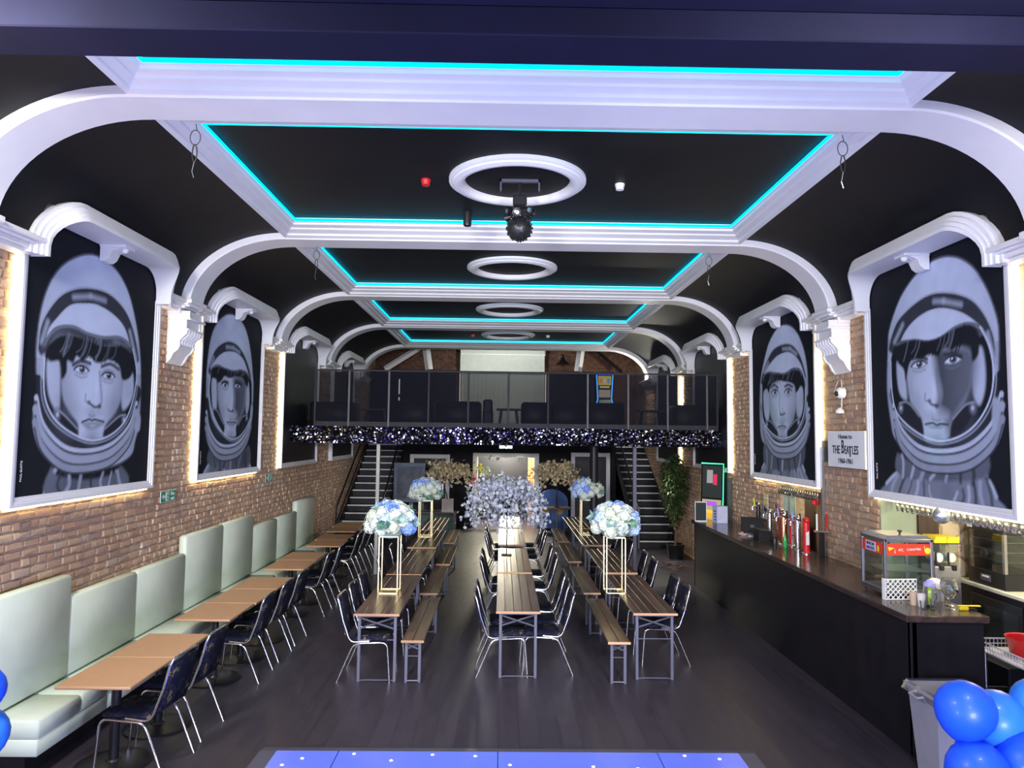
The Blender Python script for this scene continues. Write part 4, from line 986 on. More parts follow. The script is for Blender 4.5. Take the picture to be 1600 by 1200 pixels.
LM = {k: LEA.mesh('leaf_cluster', M[k], fix=False) for k in ('leaf', 'leaf_pale')}
def flower_ball(t, z0, rx, hz, seed, blue):
    rd = random.Random(seed); n = 30; ga = PI*(3-5**.5)
    MB().sphere((0, 0, z0+hz*.36), 1, 14, 8, (rx*.66, rx*.66, hz*.42)).build('foam_core', M['leaf_pale'], t)
    for i in range(n+16):
        extra = i >= n
        if not extra: z = 1-1.28*(i+.5)/n; a = ga*i
        else: z = rd.uniform(-.2, .95); a = rd.uniform(0, 6.28)
        q = math.sqrt(max(0, 1-z*z)); N_ = Vector((q*math.cos(a), q*math.sin(a), z)); k = 1.02 if extra else .80
        p = Vector((N_.x*rx*k, N_.y*rx*k, z0+hz*.34+N_.z*hz*.62*(k+.02)))
        isb = blue(N_, rd)
        if extra:
            if i % 3 == 0: o = put('leaf_cluster', LM[rd.choice(('leaf', 'leaf_pale', 'leaf_pale'))], t); s_ = rd.uniform(.55, .95)
            else: o = put('rose', RM['petal_blue' if isb else rd.choice(('petal_white', 'petal_cream'))], t); s_ = rd.uniform(.8, 1.15)
            p -= N_*.02
        else:
            kk = rd.choice(('petal_blue', 'petal_sky')) if isb else rd.choice(('petal_white', 'petal_white', 'petal_cream', 'petal_sky' if rd.random() < .15 else 'petal_white'))
            o = put('hydrangea_head', HM[kk, rd.randrange(3)], t); s_ = rd.uniform(.85, 1.12)
        o.location = p; o.rotation_euler = N_.to_track_quat('Z', 'Y').to_euler(); o.scale = (s_, s_, s_)
def gold_stand(x, y, label, seed, blue, dx=.0, wide=.235):
    t = thing('flower_stand', label, 'flower arrangement', (x, y, .75), 0, 'blue and white flower arrangements on gold stands')
    h = .70; a = wide/2; b = .13; r = .007
    MB().box(-a-r, -b-r, 0, a+r, -b+r, .012).box(-a-r, b-r, 0, a+r, b+r, .012).box(-a-r, -b, 0, -a+r, b, .012).box(a-r, -b, 0, a+r, b, .012).build('base_frame', M['gold'], t)
    for sx in (-1, 1):
        for sy in (-1, 1): MB().box(sx*a-r, sy*b-r, 0, sx*a+r, sy*b+r, h, .001).build('post', M['gold'], t)
    MB().box(-a-r, -b-r, h-.012, a+r, b+r, h).build('top_plate', M['gold'], t)
    flower_ball(t, h-.02, .315, .46, seed, blue)
    return t
gold_stand(-1.39, 9.19, 'white and blue hydrangea ball on a gold stand, stage end of the bench-wall tables', 1, lambda N_, r: (N_.z > .72 and N_.x < .2) or (N_.x > .55 and N_.z < .5 and r.random() < .45) or (abs(N_.x) < .3 and .3 < N_.z < .75 and N_.y < 0))
gold_stand(-1.46, 14.1, 'blue topped hydrangea ball on a gold stand, further down the bench-wall tables', 2, lambda N_, r: N_.z > .35 and r.random() < .8)
gold_stand(1.46, 9.3, 'white hydrangea ball with few blue roses on gold stand, stage end near the bar', 3, lambda N_, r: abs(N_.x) > .62 and N_.z > -.05 and r.random() < .65 or N_.z > .93)
gold_stand(1.73, 14.6, 'hydrangea ball half blue half cream on a gold stand, further down near the bar', 4, lambda N_, r: N_.x < -.1 and N_.z > -.1 and r.random() < .75)

# blossom trees
def blossom(mb, c, s, rd, mi=0):
    N_ = Vector((rd.uniform(-1, 1), rd.uniform(-1, .4), rd.uniform(-.7, 1))).normalized(); u = N_.orthogonal().normalized(); v = N_.cross(u); a0 = rd.uniform(0, 6)
    for k in range(5):
        a = a0+k*2*PI/5; d = u*math.cos(a)+v*math.sin(a); e = v*math.cos(a)-u*math.sin(a)
        mb.add([c, c+d*s*.55-e*s*.42+N_*s*.18, c+d*s+N_*s*.28, c+d*s*.55+e*s*.42+N_*s*.18], [(0, 1, 2, 3)], mi)
def blossom_tree(t, fork, span, top, tip, nb, seed, pm, stem, per=125, size=.037, spread=.08, weep=False):
    rd = random.Random(seed)
    for i in range(nb):
        a = 2*PI*i/nb+rd.uniform(-.2, .2); ry = .5 if weep else .62; d = Vector((math.cos(a), math.sin(a)*ry, 0)); s_ = span*rd.uniform(.72, 1.02); tp = top*rd.uniform(.86, 1.0); tz = tip+(rd.uniform(-.06, .14) if weep else rd.uniform(-.05, .22)*(1 if i % 3 else 2))
        P0 = Vector((0, 0, fork)); P1 = Vector((0, 0, fork))+d*s_*.3+Vector((0, 0, (tp-fork)*.75)); P2 = d*s_*.72+Vector((0, 0, tp*1.05)); P3 = d*s_+Vector((0, 0, tz))
        def bz(f): return P0*(1-f)**3+P1*3*f*(1-f)**2+P2*3*f*f*(1-f)+P3*f**3
        MB().tube([bz(k/8) for k in range(9)], [.009*(1-k/11) for k in range(9)], 5).build('branch', stem, t)
        mb = MB()
        for k in range(per):
            f = .30+.70*(k+rd.random())/per; c = bz(f)+Vector((rd.gauss(0, spread), rd.gauss(0, spread), rd.gauss(0, spread)-.01))
            blossom(mb, c, size*rd.uniform(.8, 1.2), rd)
        mb.build('blossom_spray', pm, t, fix=False, kind='stuff')
t = thing('blossom_tree', 'silver white blossom tree centrepiece on the second middle table', 'flower arrangement', (.10, 12.0, .75))
MB().box(-.085, -.085, 0, .085, .085, .012, .003).build('base_plate', M['twig'], t)
MB().tube([(0, 0, 0), (.003, 0, .4), (-.004, 0, .72)], [.011, .010, .009], 8).build('trunk', M['twig'], t)
blossom_tree(t, .70, .76, 1.36, .50, 15, 7, M['petal_silver'], M['twig'], weep=True)
t = thing('blossom_tree', 'tan blossom arrangement in a square vase on the crosswise back table', 'flower arrangement', (-1.37, 18.62, .75))
MB().prism([(-.14, -.14), (.14, -.14), (.14, .14), (-.14, .14)], 'z', 0, .32).build('vase', mat('grey_vase', (.42, .36, .36), .5), t)
MB().tube([(0, 0, .3), (-.08, 0, .6), (-.15, 0, .95)], .012, 6).build('trunk', M['twig'], t)
blossom_tree(t, .75, .62, 1.25, .75, 11, 17, M['petal_tan'], M['twig'], per=85, size=.044, spread=.09)
t = thing('blossom_tree', 'tan blossom arrangement standing on the tall table beside the doors', 'flower arrangement', (1.42, 18.5, .90))
MB().lathe([(.06, 0), (.06, .02), (.02, .03), (.02, .3)], 12).build('vase', M['twig'], t)
MB().tube([(0, 0, .28), (.02, 0, .5), (0, 0, .7)], .012, 6).build('trunk', M['twig'], t)
blossom_tree(t, .62, .60, 1.17, .52, 11, 23, M['petal_tan'], M['twig'], per=85, size=.044, spread=.09)

# flower garland round the lit doorway
t = thing('flower_garland', 'garland of pink, yellow and white flowers round the lit doorway', 'garland', (0, 21.3, 0))
rd = random.Random(5)
for nm, pm, spots in (('yellow_flowers', 'ypetal', [(-.62, 1.72, .12), (-.5, 1.6, .12), (-.62, .85, .13), (-.3, .75, .14)]), ('pink_flowers', 'pink', [(-.83, 1.33, .10), (-.78, 1.42, .06)]), ('white_flowers', 'petal_white', [(-.45, 1.68, .14), (-.68, 1.15, .12), (-.65, .6, .2), (-.1, .6, .2), (.35, .62, .2), (.9, 1.1, .16), (.55, 2.0, .06), (-.35, 2.05, .06), (-.1, 2.03, .05)]), ('leaves', 'leaf_pale', [(-.1, 1.45, .12), (.05, 1.38, .08), (1.0, .9, .12)])):
    mb = MB()
    for x, z, r in spots:
        for k in range(int(22*r/.12)): blossom(mb, Vector((x+rd.gauss(0, r*.5), -.06+rd.gauss(0, .03), z+rd.gauss(0, r*.5))), .045, rd)
    mb.build(nm, M[pm], t, fix=False, kind='stuff')

# ------------------------------------------------------------------ potted tree by the lit staircase
t = thing('artificial_tree', 'tall dark green leafy plant in a black pot at the end of the bar', 'plant', (3.93, 16.3, 0))
MB().lathe([(.16, 0), (.2, .30), (.215, .32), (.2, .33), (.18, .30), (0, .29)], 20).build('pot', M['dark_plastic'], t, smooth=40)
MB().tube([(0, 0, .28), (.03, 0, .8), (-.02, 0, 1.3), (.02, 0, 1.9)], [.03, .026, .022, .012], 8).tube([(.02, 0, .7), (.1, .05, 1.2), (.14, .05, 1.75)], [.02, .016, .008], 7).build('trunk', M['bark'], t, smooth=60)
rd = random.Random(9); mb = MB()
for k in range(3200):
    a = rd.uniform(0, 6.28); z = rd.betavariate(2.0, 1.6)*1.65+.72; rr = (.32 if z > 1.5 else .10+.22*(z-.7)/.8)*math.sqrt(rd.random()); rr *= max(.25, min(1, (2.42-z)/.35))
    c = Vector((rr*math.cos(a)-.02, rr*math.sin(a), z)); d = Vector((math.cos(a+rd.uniform(-.6, .6)), math.sin(a+rd.uniform(-.6, .6)), rd.uniform(-1.3, .3))).normalized(); s_ = d.cross(Vector((0, 0, 1))).normalized(); l = rd.uniform(.07, .12)
    mb.add([c, c+d*l*.5+s_*l*.22, c+d*l, c+d*l*.5-s_*l*.22], [(0, 1, 2, 3)], 0 if rd.random() < .7 else 1)
mb.build('foliage', [M['leaf_dark'], mat('bright_foliage', (.07, .125, .035), .5, var=.3)], t, fix=False, kind='stuff')
# ------------------------------------------------------------------ bar counter
t = thing('bar_counter', 'long black bar counter with dark wooden top along the brick wall', 'bar', (3.58, 6.33, 0))
MB().box(0, 0, 0, .05, 7.05, 1.14).box(.0, 0, 0, .64, .05, 1.14).box(.0, 7.0, 0, .64, 7.05, 1.14).box(.05, .05, .9, .64, 7.0, 1.0).build('front_panel', M['bar_front'], t)
MB().box(-.006, -.006, 0, .012, .012, 1.14, .002).build('corner_trim', M['bar_front'], t)
for k in range(3):
    MB().box(-.05, -.03+k*2.37, 1.14, .68, -.03+(k+1)*2.37-.003, 1.20, .008).build('counter_top', M['bar_top'], t)
BZ = 1.20
# nacho warmer: glazed cabinet with printed headers
def nacho():
    t = thing('nacho_warmer', 'glass nacho warming cabinet with red printed headers on the bar end', 'food warmer', (3.72, 7.0, BZ)); W, D, H = .48, .46, .56; r = .013
    MB().box(0, 0, .03, W, D, .075, .004).build('base', M['steel'], t)
    for x in (.03, W-.03):
        for y in (.03, D-.03): MB().cyl((x, y, 0), (x, y, .03), .012, 8).build('foot', M['dark_plastic'], t)
    for x in (0, W-2*r):
        for y in (0, D-2*r): MB().box(x, y, .07, x+2*r, y+2*r, H, .003).build('post', M['steel'], t)
    MB().box(0, 0, H-.03, W, D, H, .004).build('top_frame', M['steel'], t)
    MB().prism([(0, H), (W, H), (W-.05, H+.032), (.05, H+.032)], 'y', .02, D-.02).build('lid', M['steel'], t)
    MB().lathe([(.008, 0), (.008, .02), (.022, .028), (.022, .042), (0, .048)], 10, (.22, .12, H+.030)).build('lid_knob', M['dark_plastic'], t)
    MB().box(2*r, .010, .08, W-2*r, .014, H-.03).build('front_pane', M['pane'], t); MB().box(.010, 2*r, .08, .014, D-2*r, H-.03).build('side_pane', M['pane'], t)
    MB().box(2*r, D-.014, .08, W-2*r, D-.010, H-.03).build('back_pane', M['pane'], t); MB().box(W-.014, 2*r, .08, W-.010, D-2*r, H-.03).build('side_pane', M['pane'], t)
    MB().box(.03, .03, .24, W-.03, D-.03, .25).build('shelf', M['steel'], t)
    MB().cyl((.18, .25, .5), (.18, .25, .42), .012, 8).build('lamp_tube', M['white_gloss'], t)
    p = MB().box(2*r-.004, .004, H-.155, W-2*r+.004, .009, H-.045).build('front_header', M['redprint'], t)
    text('AY,', .036, (.165, .002, H-.105), (PI/2, .04, 0), M['print_white'], p); text('CARAMBA', .030, (.29, .002, H-.098), (PI/2, -.06, 0), M['print_white'], p)
    text('\u00a1', .05, (.105, .002, H-.11), FACING, M['print_white'], p); text('!', .05, (.395, .002, H-.085), FACING, M['print_white'], p)
    MB().lathe([(.03, 0), (.03, .002), (0, .003)], 16, (.425, .004, H-.11), ax=(0, -1, 0)).build('lime_slice', M['lime'], p)
    MB().add([(.035, .003, H-.075), (.10, .003, H-.085), (.05, .003, H-.115)], [(0, 1, 2)]).build('tortilla_chip', M['yellow'], p, fix=False)
    p = MB().box(.004, 2*r-.004, H-.155, .009, D-2*r+.004, H-.045).build('side_header', M['redprint'], t)
    MB().box(.001, .17, H-.145, .004, .36, H-.055).build('lettering_panel', M['lavender_card'], p)
    text('MEXICAN', .040, (.0, .265, H-.08), (PI/2, 0, -PI/2), M['ink'], p, sx=.85); text('NACHOS', .044, (.0, .265, H-.122), (PI/2, 0, -PI/2), M['ink'], p, sx=.85)
    MB().sphere((.003, .125, H-.11), .022, 8, 6, (.1, 1, 1.5)).build('bottle_print', M['yellow'], p)
nacho()
# white lattice tray standing on edge
t = thing('lattice_tray', 'white plastic lattice tray standing on edge before the nacho cabinet', 'tray', (3.67, 6.90, BZ), math.radians(4))
mb = MB(); W, H = .31, .20
for k in range(-5, 9):
    for sg in (1, -1):
        x0 = k*.05; pts = []
        for z in (0.01, H-.01): pts.append((x0+(z if sg > 0 else H-z), z))
        (xa, za), (xb, zb) = pts
        def cl(xa, za, xb, zb):
            if max(xa, xb) < .005 or min(xa, xb) > W-.005: return None
            q = []
            for x, z, X, Z in ((xa, za, xb, zb), (xb, zb, xa, za)):
                if x < .005: f = (.005-x)/(X-x); x, z = .005, z+(Z-z)*f
                if x > W-.005: f = (W-.005-x)/(X-x); x, z = W-.005, z+(Z-z)*f
                q.append((x, 0, z))
            return q
        q = cl(xa, za, xb, zb)
        if q: mb.tube(q, .0052, 4)
mb.build('lattice', M['white_gloss'], t, kind='stuff')
MB().tube([(0, 0, .006), (W, 0, .006), (W, 0, H-.006), (0, 0, H-.006)], .006, 4, closed=True).build('rim', M['white_gloss'], t)
MB().box(-.003, .004, .0, .003, .055, H).build('side', M['white_gloss'], t)
# cups, jug, goblets, clip
def tumbler(x, y, h, r, label, m, name='cup', cat='cup', group=None):
    mb = MB().lathe([(r*.72, 0), (r, h), (r*.94, h), (r*.66, .012), (0, .012)], 18)
    o = mb.build(name, m, None, (x, y, BZ), smooth=40); tag(o, label, cat, group); return o
M['paper_cup'] = mat('tan_paper_cup', (.58, .44, .33), .7); M['cup_white'] = mat('white_paper_cup', (.75, .7, .7), .6)
tumbler(3.83, 6.72, .115, .036, 'tan paper cup stack behind the small glasses on the bar end', M['paper_cup'])
tumbler(3.865, 6.655, .115, .036, 'pale paper cup between the tan cup and the water jug', M['cup_white'])
tumbler(3.825, 6.555, .075, .03, 'small clear glass in front of the paper cups', M['glass'], 'glass', 'glass'); tumbler(3.90, 6.53, .10, .03, 'small clear glass in front of the water jug', M['glass'], 'glass', 'glass')
t = thing('water_jug', 'clear water jug with lavender lid and lime infuser on the bar end', 'jug', (3.95, 6.66, BZ))
MB().lathe([(.052, 0), (.06, .01), (.056, .16), (.05, .19), (.046, .19), (.052, .15), (.055, .02), (0, .015)], 18).build('body', M['glass'], t, smooth=40)
MB().lathe([(.05, .185), (.052, .20), (.05, .215), (.03, .222), (.028, .235), (0, .237)], 18).build('lid', mat('lavender_plastic', (.45, .42, .85), .4), t, smooth=40)
MB().lathe([(.016, .02), (.019, .03), (.019, .18), (.012, .185)], 10).build('infuser', M['lime'], t); MB().tube([(.055, 0, .16), (.095, 0, .15), (.098, 0, .06), (.057, 0, .04)], .007, 6).build('handle', M['glass'], t)
def goblet(x, y, label, s=1):
    mb = MB().lathe([(.04*s, 0), (.038*s, .004), (.007, .012), (.006, .07*s), (.03*s, .085*s), (.056*s, .13*s), (.058*s, .16*s), (.048*s, .205*s), (.045*s, .205*s), (.054*s, .16*s), (.05*s, .13*s), (0, .088*s)], 20)
    tag(mb.build('goblet', M['glass'], None, (x, y, BZ), smooth=50), label, 'glass')
goblet(4.08, 6.57, 'large balloon glass on the bar end beside the yellow clip', 1.2); goblet(4.16, 6.72, 'large balloon glass behind the other balloon glass on the bar end', 1.2)
t = thing('tape_dispenser', 'yellow hand tool with black handle lying on the bar end', 'tool', (4.18, 6.52, BZ))
MB().box(-.05, -.02, 0, .03, .02, .035, .008).build('body', M['yellow'], t); MB().box(-.06, -.015, .035, .14, .015, .045, .003).build('arm', M['yellow'], t); MB().box(.03, -.018, 0, .10, .018, .018, .004).build('handle', M['dark_plastic'], t)
# ---- beer taps
def tap(x, y, h, r, m, label, badge=None, word=None, chrome_top=True):
    t = thing('beer_tap', label, 'beer tap', (x, y, BZ), 0, 'beer taps on the bar')
    MB().lathe([(r*1.5, 0), (r*1.5, .012), (r*1.05, .025)], 16).build('base', M['chrome'], t, smooth=40)
    MB().lathe([(r, .02), (r, h-.03), (r*.9, h), (0, h+.006)], 18).build('column', m, t, smooth=50)
    s_ = MB().tube([(-r*.6, -.01, h-.06), (-r-.05, -.02, h-.06), (-r-.065, -.02, h-.075), (-r-.065, -.02, h-.13)], .010, 8).build('spout', M['chrome'], t, smooth=60)
    MB().tube([(-r-.03, -.02, h-.055), (-r-.045, -.02, h+.06)], [.008, .012], 8).build('handle', M['dark_plastic'] if not badge else badge, t, smooth=60)
    MB().sphere((0, -r*.55, h-.03), r*.9, 12, 8).build('lens', M['chrome'] if chrome_top else m, t, smooth=60)
    if word:
        # lettering running down the column, towards the customers
        if word == '-': MB().prism([(.12, -.02), (.28, -.02), (.30, .02), (.12, .02)], 'y', -r-.004, -r+.01).xf(Matrix(((0, 0, 1, 0), (0, 1, 0, 0), (1, 0, 0, 0), (0, 0, 0, 1)))).build('badge', M['print_white'], t)
        else: text(word, .052, (0, -r-.004, h*.45), (PI/2, -PI/2, 0), M['print_white'], t)
    return t
tap(4.12, 11.55, .50, .035, M['dark_plastic'], 'matt black beer tap, furthest of the taps from the stage', M['lime'])
tap(4.10, 11.0, .44, .04, M['chrome'], 'chrome beer tap column between the black tap and the red ones')
tap(4.12, 10.62, .50, .035, M['red'], 'plain red beer tap half hidden behind the copper one', word='-')
tap(4.06, 10.36, .46, .05, M['copper'], 'copper beer tap column with pale side', M['petal_blue'])
tap(4.12, 10.22, .44, .035, M['red'], 'red beer tap with white vertical BIRRA MORETTI lettering', word='BIRRA MORETTI')
tap(4.08, 9.92, .46, .042, M['chrome'], 'chrome beer tap column with blue badge, next to the last red tap', M['petal_blue'])
tap(4.06, 9.60, .47, .045, M['red'], 'bright red beer tap nearest the stage', word='-', chrome_top=False)
# drip rail on chrome post behind the taps
t = thing('pour_rail', 'chrome double spirit tap on an upright post behind the red tap', 'tap', (4.2, 9.45, BZ))
MB().box(-.03, -.03, 0, .03, .03, .30, .006).build('post', M['dark_plastic'], t); MB().box(-.09, -.04, .30, .10, .04, .33, .006).build('rail', M['chrome'], t)
for x in (-.06, .07): MB().cyl((x, 0, .33), (x, 0, .36), .012, 8).box(x-.011, -.008, .36, x+.011, .008, .54, .004).build('handle', M['white_gloss'] if x < 0 else M['red'], t)
# till, card holder, small things
t = thing('till', 'black touch screen till on the bar, tilted towards the wall', 'till', (3.95, 11.35, BZ), math.radians(-20))
MB().box(-.14, -.10, 0, .14, .12, .05, .01).build('base', M['dark_plastic'], t); q = MB().box(-.17, -.012, 0, .17, .012, .24, .006); q.xf(Matrix.Translation((0, -.02, .06)) @ Matrix.Rotation(math.radians(-28), 4, 'X')); q.build('screen', M['dark_plastic'], t); MB().box(-.03, .0, .04, .03, .05, .16).build('stand', M['dark_plastic'], t)
o = MB().prism([(-.11, 0), (.11, 0), (.09, .15), (-.11, .17)], 'y', -.12, .12).build('receipt_printer', M['dark_plastic'], None, (3.93, 10.82, BZ)); tag(o, 'squat black box beside the till on the bar', 'printer')
t = thing('napkin_pile', 'crumpled pink and white napkins in front of the till', 'napkins', (3.80, 11.35, BZ)); q = MB().sphere((0, 0, .02), .07, 9, 5, (1, 1.3, .3)); q.v = [(x+random.uniform(-.012, .012), y+random.uniform(-.012, .012), max(0, z+random.uniform(-.008, .012))) for x, y, z in q.v]; q.build('napkin', mat('pink_paper', (.65, .42, .45), .8), t)
MB().box(.05, -.12, 0, .13, .02, .008).build('paper', M['print_white'], t)
t = thing('card_holder', 'lavender card box with pale dots standing on the bar', 'box', (3.93, 12.95, BZ), math.radians(8))
MB().box(-.10, -.10, 0, .10, .10, .30, .004).build('box', M['lavender_card'], t)
for k in range(8): MB().lathe([(.012, 0), (.012, .002), (0, .0025)], 8, (-.06+.11*(k % 2)+.02, -.1015, .04+.034*k), ax=(0, -1, 0)).build('dot', M['lime'] if k % 3 else M['print_white'], t)
for k in range(4): MB().box(-.103, -.05, .05+.05*k, -.101, .02, .07+.05*k).build('print_mark', M['ink'], t)
t = thing('menu_frame', 'white framed dark menu board on the far end of the bar', 'menu', (3.63, 13.12, BZ), math.radians(-3)); t.scale = (.66, .8, .9)
MB().box(-.15, -.008, .02, .15, .0, .38).build('board', mat('dark_green_board', (.02, .03, .03), .3), t)
for a in ((-.16, .0, .16, .02), (-.16, .38, .16, .395), (-.16, .02, -.145, .38), (.145, .02, .16, .38)): MB().box(a[0], -.014, a[1], a[2], .006, a[3], .002).build('frame_bar', M['white_gloss'], t)
MB().box(-.14, -.07, 0, .14, .05, .006).build('foot', M['steel'], t)
o = MB().lathe([(.028, 0), (.03, .01), (.03, .11), (.012, .16), (.012, .20), (0, .20)], 14).build('bottle', mat('green_glass', (.03, .30, .06), .15), None, (3.98, 10.12, BZ), smooth=50); tag(o, 'small green bottle with white cap before the copper tap', 'bottle')
o = MB().lathe([(.03, 0), (.032, .08), (.02, .10), (0, .10)], 12).build('bottle_cap_jar', M['dark_plastic'], None, (3.95, 10.42, BZ), smooth=50); tag(o, 'black pot beside the green bottle on the bar', 'pot')
# notice on the wall behind the till
t = thing('notice', 'yellow and white notice fixed to the brick wall behind the till', 'sign', (XR-.03, 11.65, 1.42))
MB().box(-.004, -.11, .0, 0, .11, .40).build('sheet', M['print_white'], t); MB().box(-.006, -.10, .22, -.004, .10, .39).build('yellow_block', M['yellow'], t)
for a in (-.06, .03): MB().box(-.006, a, .12, -.004, a+.05, .18).build('print_mark', M['ink'], t)
for a in (-.075, .015):
    for b in (.245, .32): MB().box(-.0075, a, b, -.006, a+.055, b+.045).build('print_mark', M['print_white'], t)

# ---- things in the alcove behind the taps
t = thing('green_curtain', 'pale green cloth hung at the far side of the alcove behind the taps', 'curtain', (4.40, 10.95, 0))
pts = [(math.sin(k*1.3)*.03, -.16+k*.04) for k in range(10)]
MB().strip([[(p[0], p[1]*(1-.0*j), z) for p in pts] for j, z in enumerate((1.0, 1.4, 1.8, 2.0))]).build('cloth', mat('sage_cloth', (.36, .45, .38), .8), t, smooth=60, fix=False)
o = MB().box(4.5, 9.7, .95, 4.53, 10.3, 1.98, .004).build('board', mat('plywood', (.40, .25, .12), .6)); tag(o, 'plain plywood board leaning in the alcove behind the taps', 'board')
o = MB().box(4.75, 10.25, 1.62, 4.95, 10.55, 1.80, .005).build('cardboard_box', M['cardboard']); tag(o, 'brown cardboard box up in the alcove behind the taps', 'box')
o = MB().box(4.74, 10.2, .9, 5.1, 10.9, 1.62).build('cupboard', M['black']); tag(o, 'dark cupboard under the cardboard box in the alcove', 'cupboard')
t = thing('red_lamp', 'small red lamp at the edge of the alcove behind the taps', 'lamp', (4.26, 9.78, 1.86)); MB().cyl((.06, 0, 0), (0, 0, 0), .03, 12).build('body', M['red'], t); MB().sphere((-.0, 0, 0), .028, 10, 8).build('lens', glow('red_glow', (1, .02, .03), 1.2), t)
o = MB().box(4.27, 9.56, .95, 4.31, 9.62, 2.62, .004).build('trim_50', M['steel'], kind='structure')
o = MB().box(4.285, 9.42, 2.44, 4.30, 9.6, 2.70).build('trim_51', M['black'], kind='structure')

# ---- hanging glass racks
def wine_glass():
    return MB().lathe([(.034, 0), (.034, -.004), (.005, -.010), (.0045, -.075), (.022, -.09), (.036, -.12), (.037, -.15), (.029, -.185), (.027, -.185), (.034, -.15), (.032, -.12), (0, -.092)], 12)
WG = wine_glass().mesh('wine_glass', M['rack_glass'], 50)
NTH = ORDS+['twelfth', 'thirteenth', 'fourteenth', 'fifteenth', 'sixteenth', 'seventeenth', 'eighteenth', 'nineteenth', 'twentieth', 'twenty first', 'twenty second']
def glass_rack(x0, x1, y0, y1, z, nx, ny, label, glab, led):
    t = thing('glass_rack', label, 'glass rack', (0, 0, 0))
    for i in range(nx+1):
        x = x0+(x1-x0)*i/nx; MB().box(x-.008, y0, z+.006, x+.008, y1, z+.012).build('rail', M['chrome'], t)
    for y in (y0+.03, y1-.03): MB().box(x0, y-.01, z+.012, x1, y+.01, z+.10).build('hanger', M['chrome'], t)
    MB().box(x1+.005, y0+.05, z+.03, x1+.017, y1-.05, z+.045).build('led_strip', M['cool_led'], t)
    for i in range(nx):
        for j in range(ny):
            o = put('wine_glass', WG, None, (x0+(x1-x0)*(i+.5)/nx, y0+(y1-y0)*(j+.5)/ny, z)); tag(o, 'hanging wine glass %s, %s%s from the stage' % (glab, '' if nx == 1 else ('room side row, ' if i == 0 else 'wall side row, '), NTH[j]), 'glass', 'wine glasses '+glab)
glass_rack(4.36, 4.56, 5.9, 8.0, 2.12, 2, 22, 'long rack of upside down glasses over the bar end under the half shadowed mural', 'under half shadowed mural', True)
glass_rack(4.24, 4.34, 9.72, 11.08, 2.06, 1, 17, 'rack of upside down glasses under the mural above the taps', 'above the taps', True)
t = thing('mirror_ball', 'grey glitter ball hanging among the glasses over the bar end', 'ball', (4.32, 7.05, 1.99)); MB().sphere((0, 0, 0), .085, 20, 14).build('ball', mat('mirror_tiles', (.55, .62, .66), .25, .85, bump=.6, bscale=60), t, smooth=20); MB().cyl((0, 0, .08), (0, 0, .2), .008, 6).build('hook', M['chrome'], t)

# ---- back bar
t = thing('back_counter', 'back bar counter with pale stone top and dark fridge front', 'counter', (5.15, 4.6, 0))
MB().box(-.03, 0, 1.15, .78, 3.54, 1.19, .006).build('worktop', mat('pale_stone', (.55, .56, .48), .3), t)
MB().box(0, 0, 0, .76, 3.5, 1.15).build('carcass', M['black'], t)
for k in range(4):
    d = MB().box(-.02, .06+k*.82, .12, 0, .84+k*.82, 1.08, .004).build('door', M['dark_plastic'], t)
    MB().box(-.024, .10+k*.82, .2, -.02, .80+k*.82, 1.0).build('door_pane', mat('dark_glass', (.02, .025, .03), .08), d)
    MB().box(-.05, .12+k*.82, .5, -.03, .14+k*.82, .8, .004).build('handle', M['steel'], d)
o = MB().box(4.97, 8.16, .75, 5.62, 8.2, 2.12, .002).build('trim_52', M['marble'], kind='structure')
o = MB().box(4.74, 8.165, .9, 4.97, 8.2, 2.12).build('trim_53', M['brown_wood'], kind='structure')
t = thing('display_warmer', 'black framed glass pie warmer with steel shelves on the back counter', 'food warmer', (5.16, 7.38, 1.19)); W, D, H = .42, .58, .70
MB().box(0, 0, 0, W, D, .17, .005).build('base', M['dark_plastic'], t); MB().box(0, 0, H-.13, W, D, H, .005).build('top', M['dark_plastic'], t)
MB().box(0, D-.03, .17, W, D, H-.13).build('end', M['dark_plastic'], t); MB().box(0, 0, .17, .03, .035, H-.13).box(W-.03, 0, .17, W, .035, H-.13).build('front_post', M['steel'], t)
MB().box(.0, .035, .17, .006, D-.03, H-.13).build('side_pane', M['pane'], t); MB().box(.03, .0, .17, W-.03, .006, H-.13).build('front_pane', M['pane'], t); MB().box(W-.006, .035, .17, W, D-.03, H-.13).build('side_pane', M['pane'], t)
for z in (.28, .38, .48): MB().box(.02, .03, z, W-.02, D-.04, z+.006).build('shelf', M['steel'], t)
MB().lathe([(.05, 0), (.05, .02), (0, .025)], 14, (-.002, .30, .34), ax=(-1, 0, 0)).build('fan_grille', M['dark_plastic'], t); MB().box(-.006, .22, .05, 0, .38, .12).build('control_panel', M['grey_metal'], t); MB().box(-.009, .24, .09, -.006, .35, .11).build('label', M['print_white'], t); MB().box(-.005, .50, H-.11, 0, .58, H-.03).build('label', M['print_white'], t)
t = thing('slush_machine', 'twin slush machine with yellow lids beside the marble panel', 'drinks machine', (4.63, 7.70, 1.18)); t.scale = (.66, .6, .8)
MB().box(0, 0, 0, .42, .42, .25, .01).build('base', M['steel'], t)
for k in (0, 1):
    x = .01+k*.205
    MB().box(x, .02, .25, x+.195, .40, .56, .02).build('tank', M['pane'], t); MB().prism([(x, .56), (x+.195, .56), (x+.195, .64), (x+.03, .64), (x, .60)], 'y', .0, .42).build('lid', M['yellow'], t)
    MB().cyl((x+.10, .05, .36), (x+.10, .38, .36), .062, 14).build('auger', M['white_gloss'], t, smooth=50); MB().box(x-.0, -.005, .26, x+.03, .02, .44, .008).build('tap_arm', M['dark_plastic'], t); MB().box(x+.06, -.04, .2, x+.13, .02, .27, .01).build('spout', M['dark_plastic'], t)
MB().box(0, 0, .545, .42, .42, .56).build('trim', M['dark_plastic'], t)
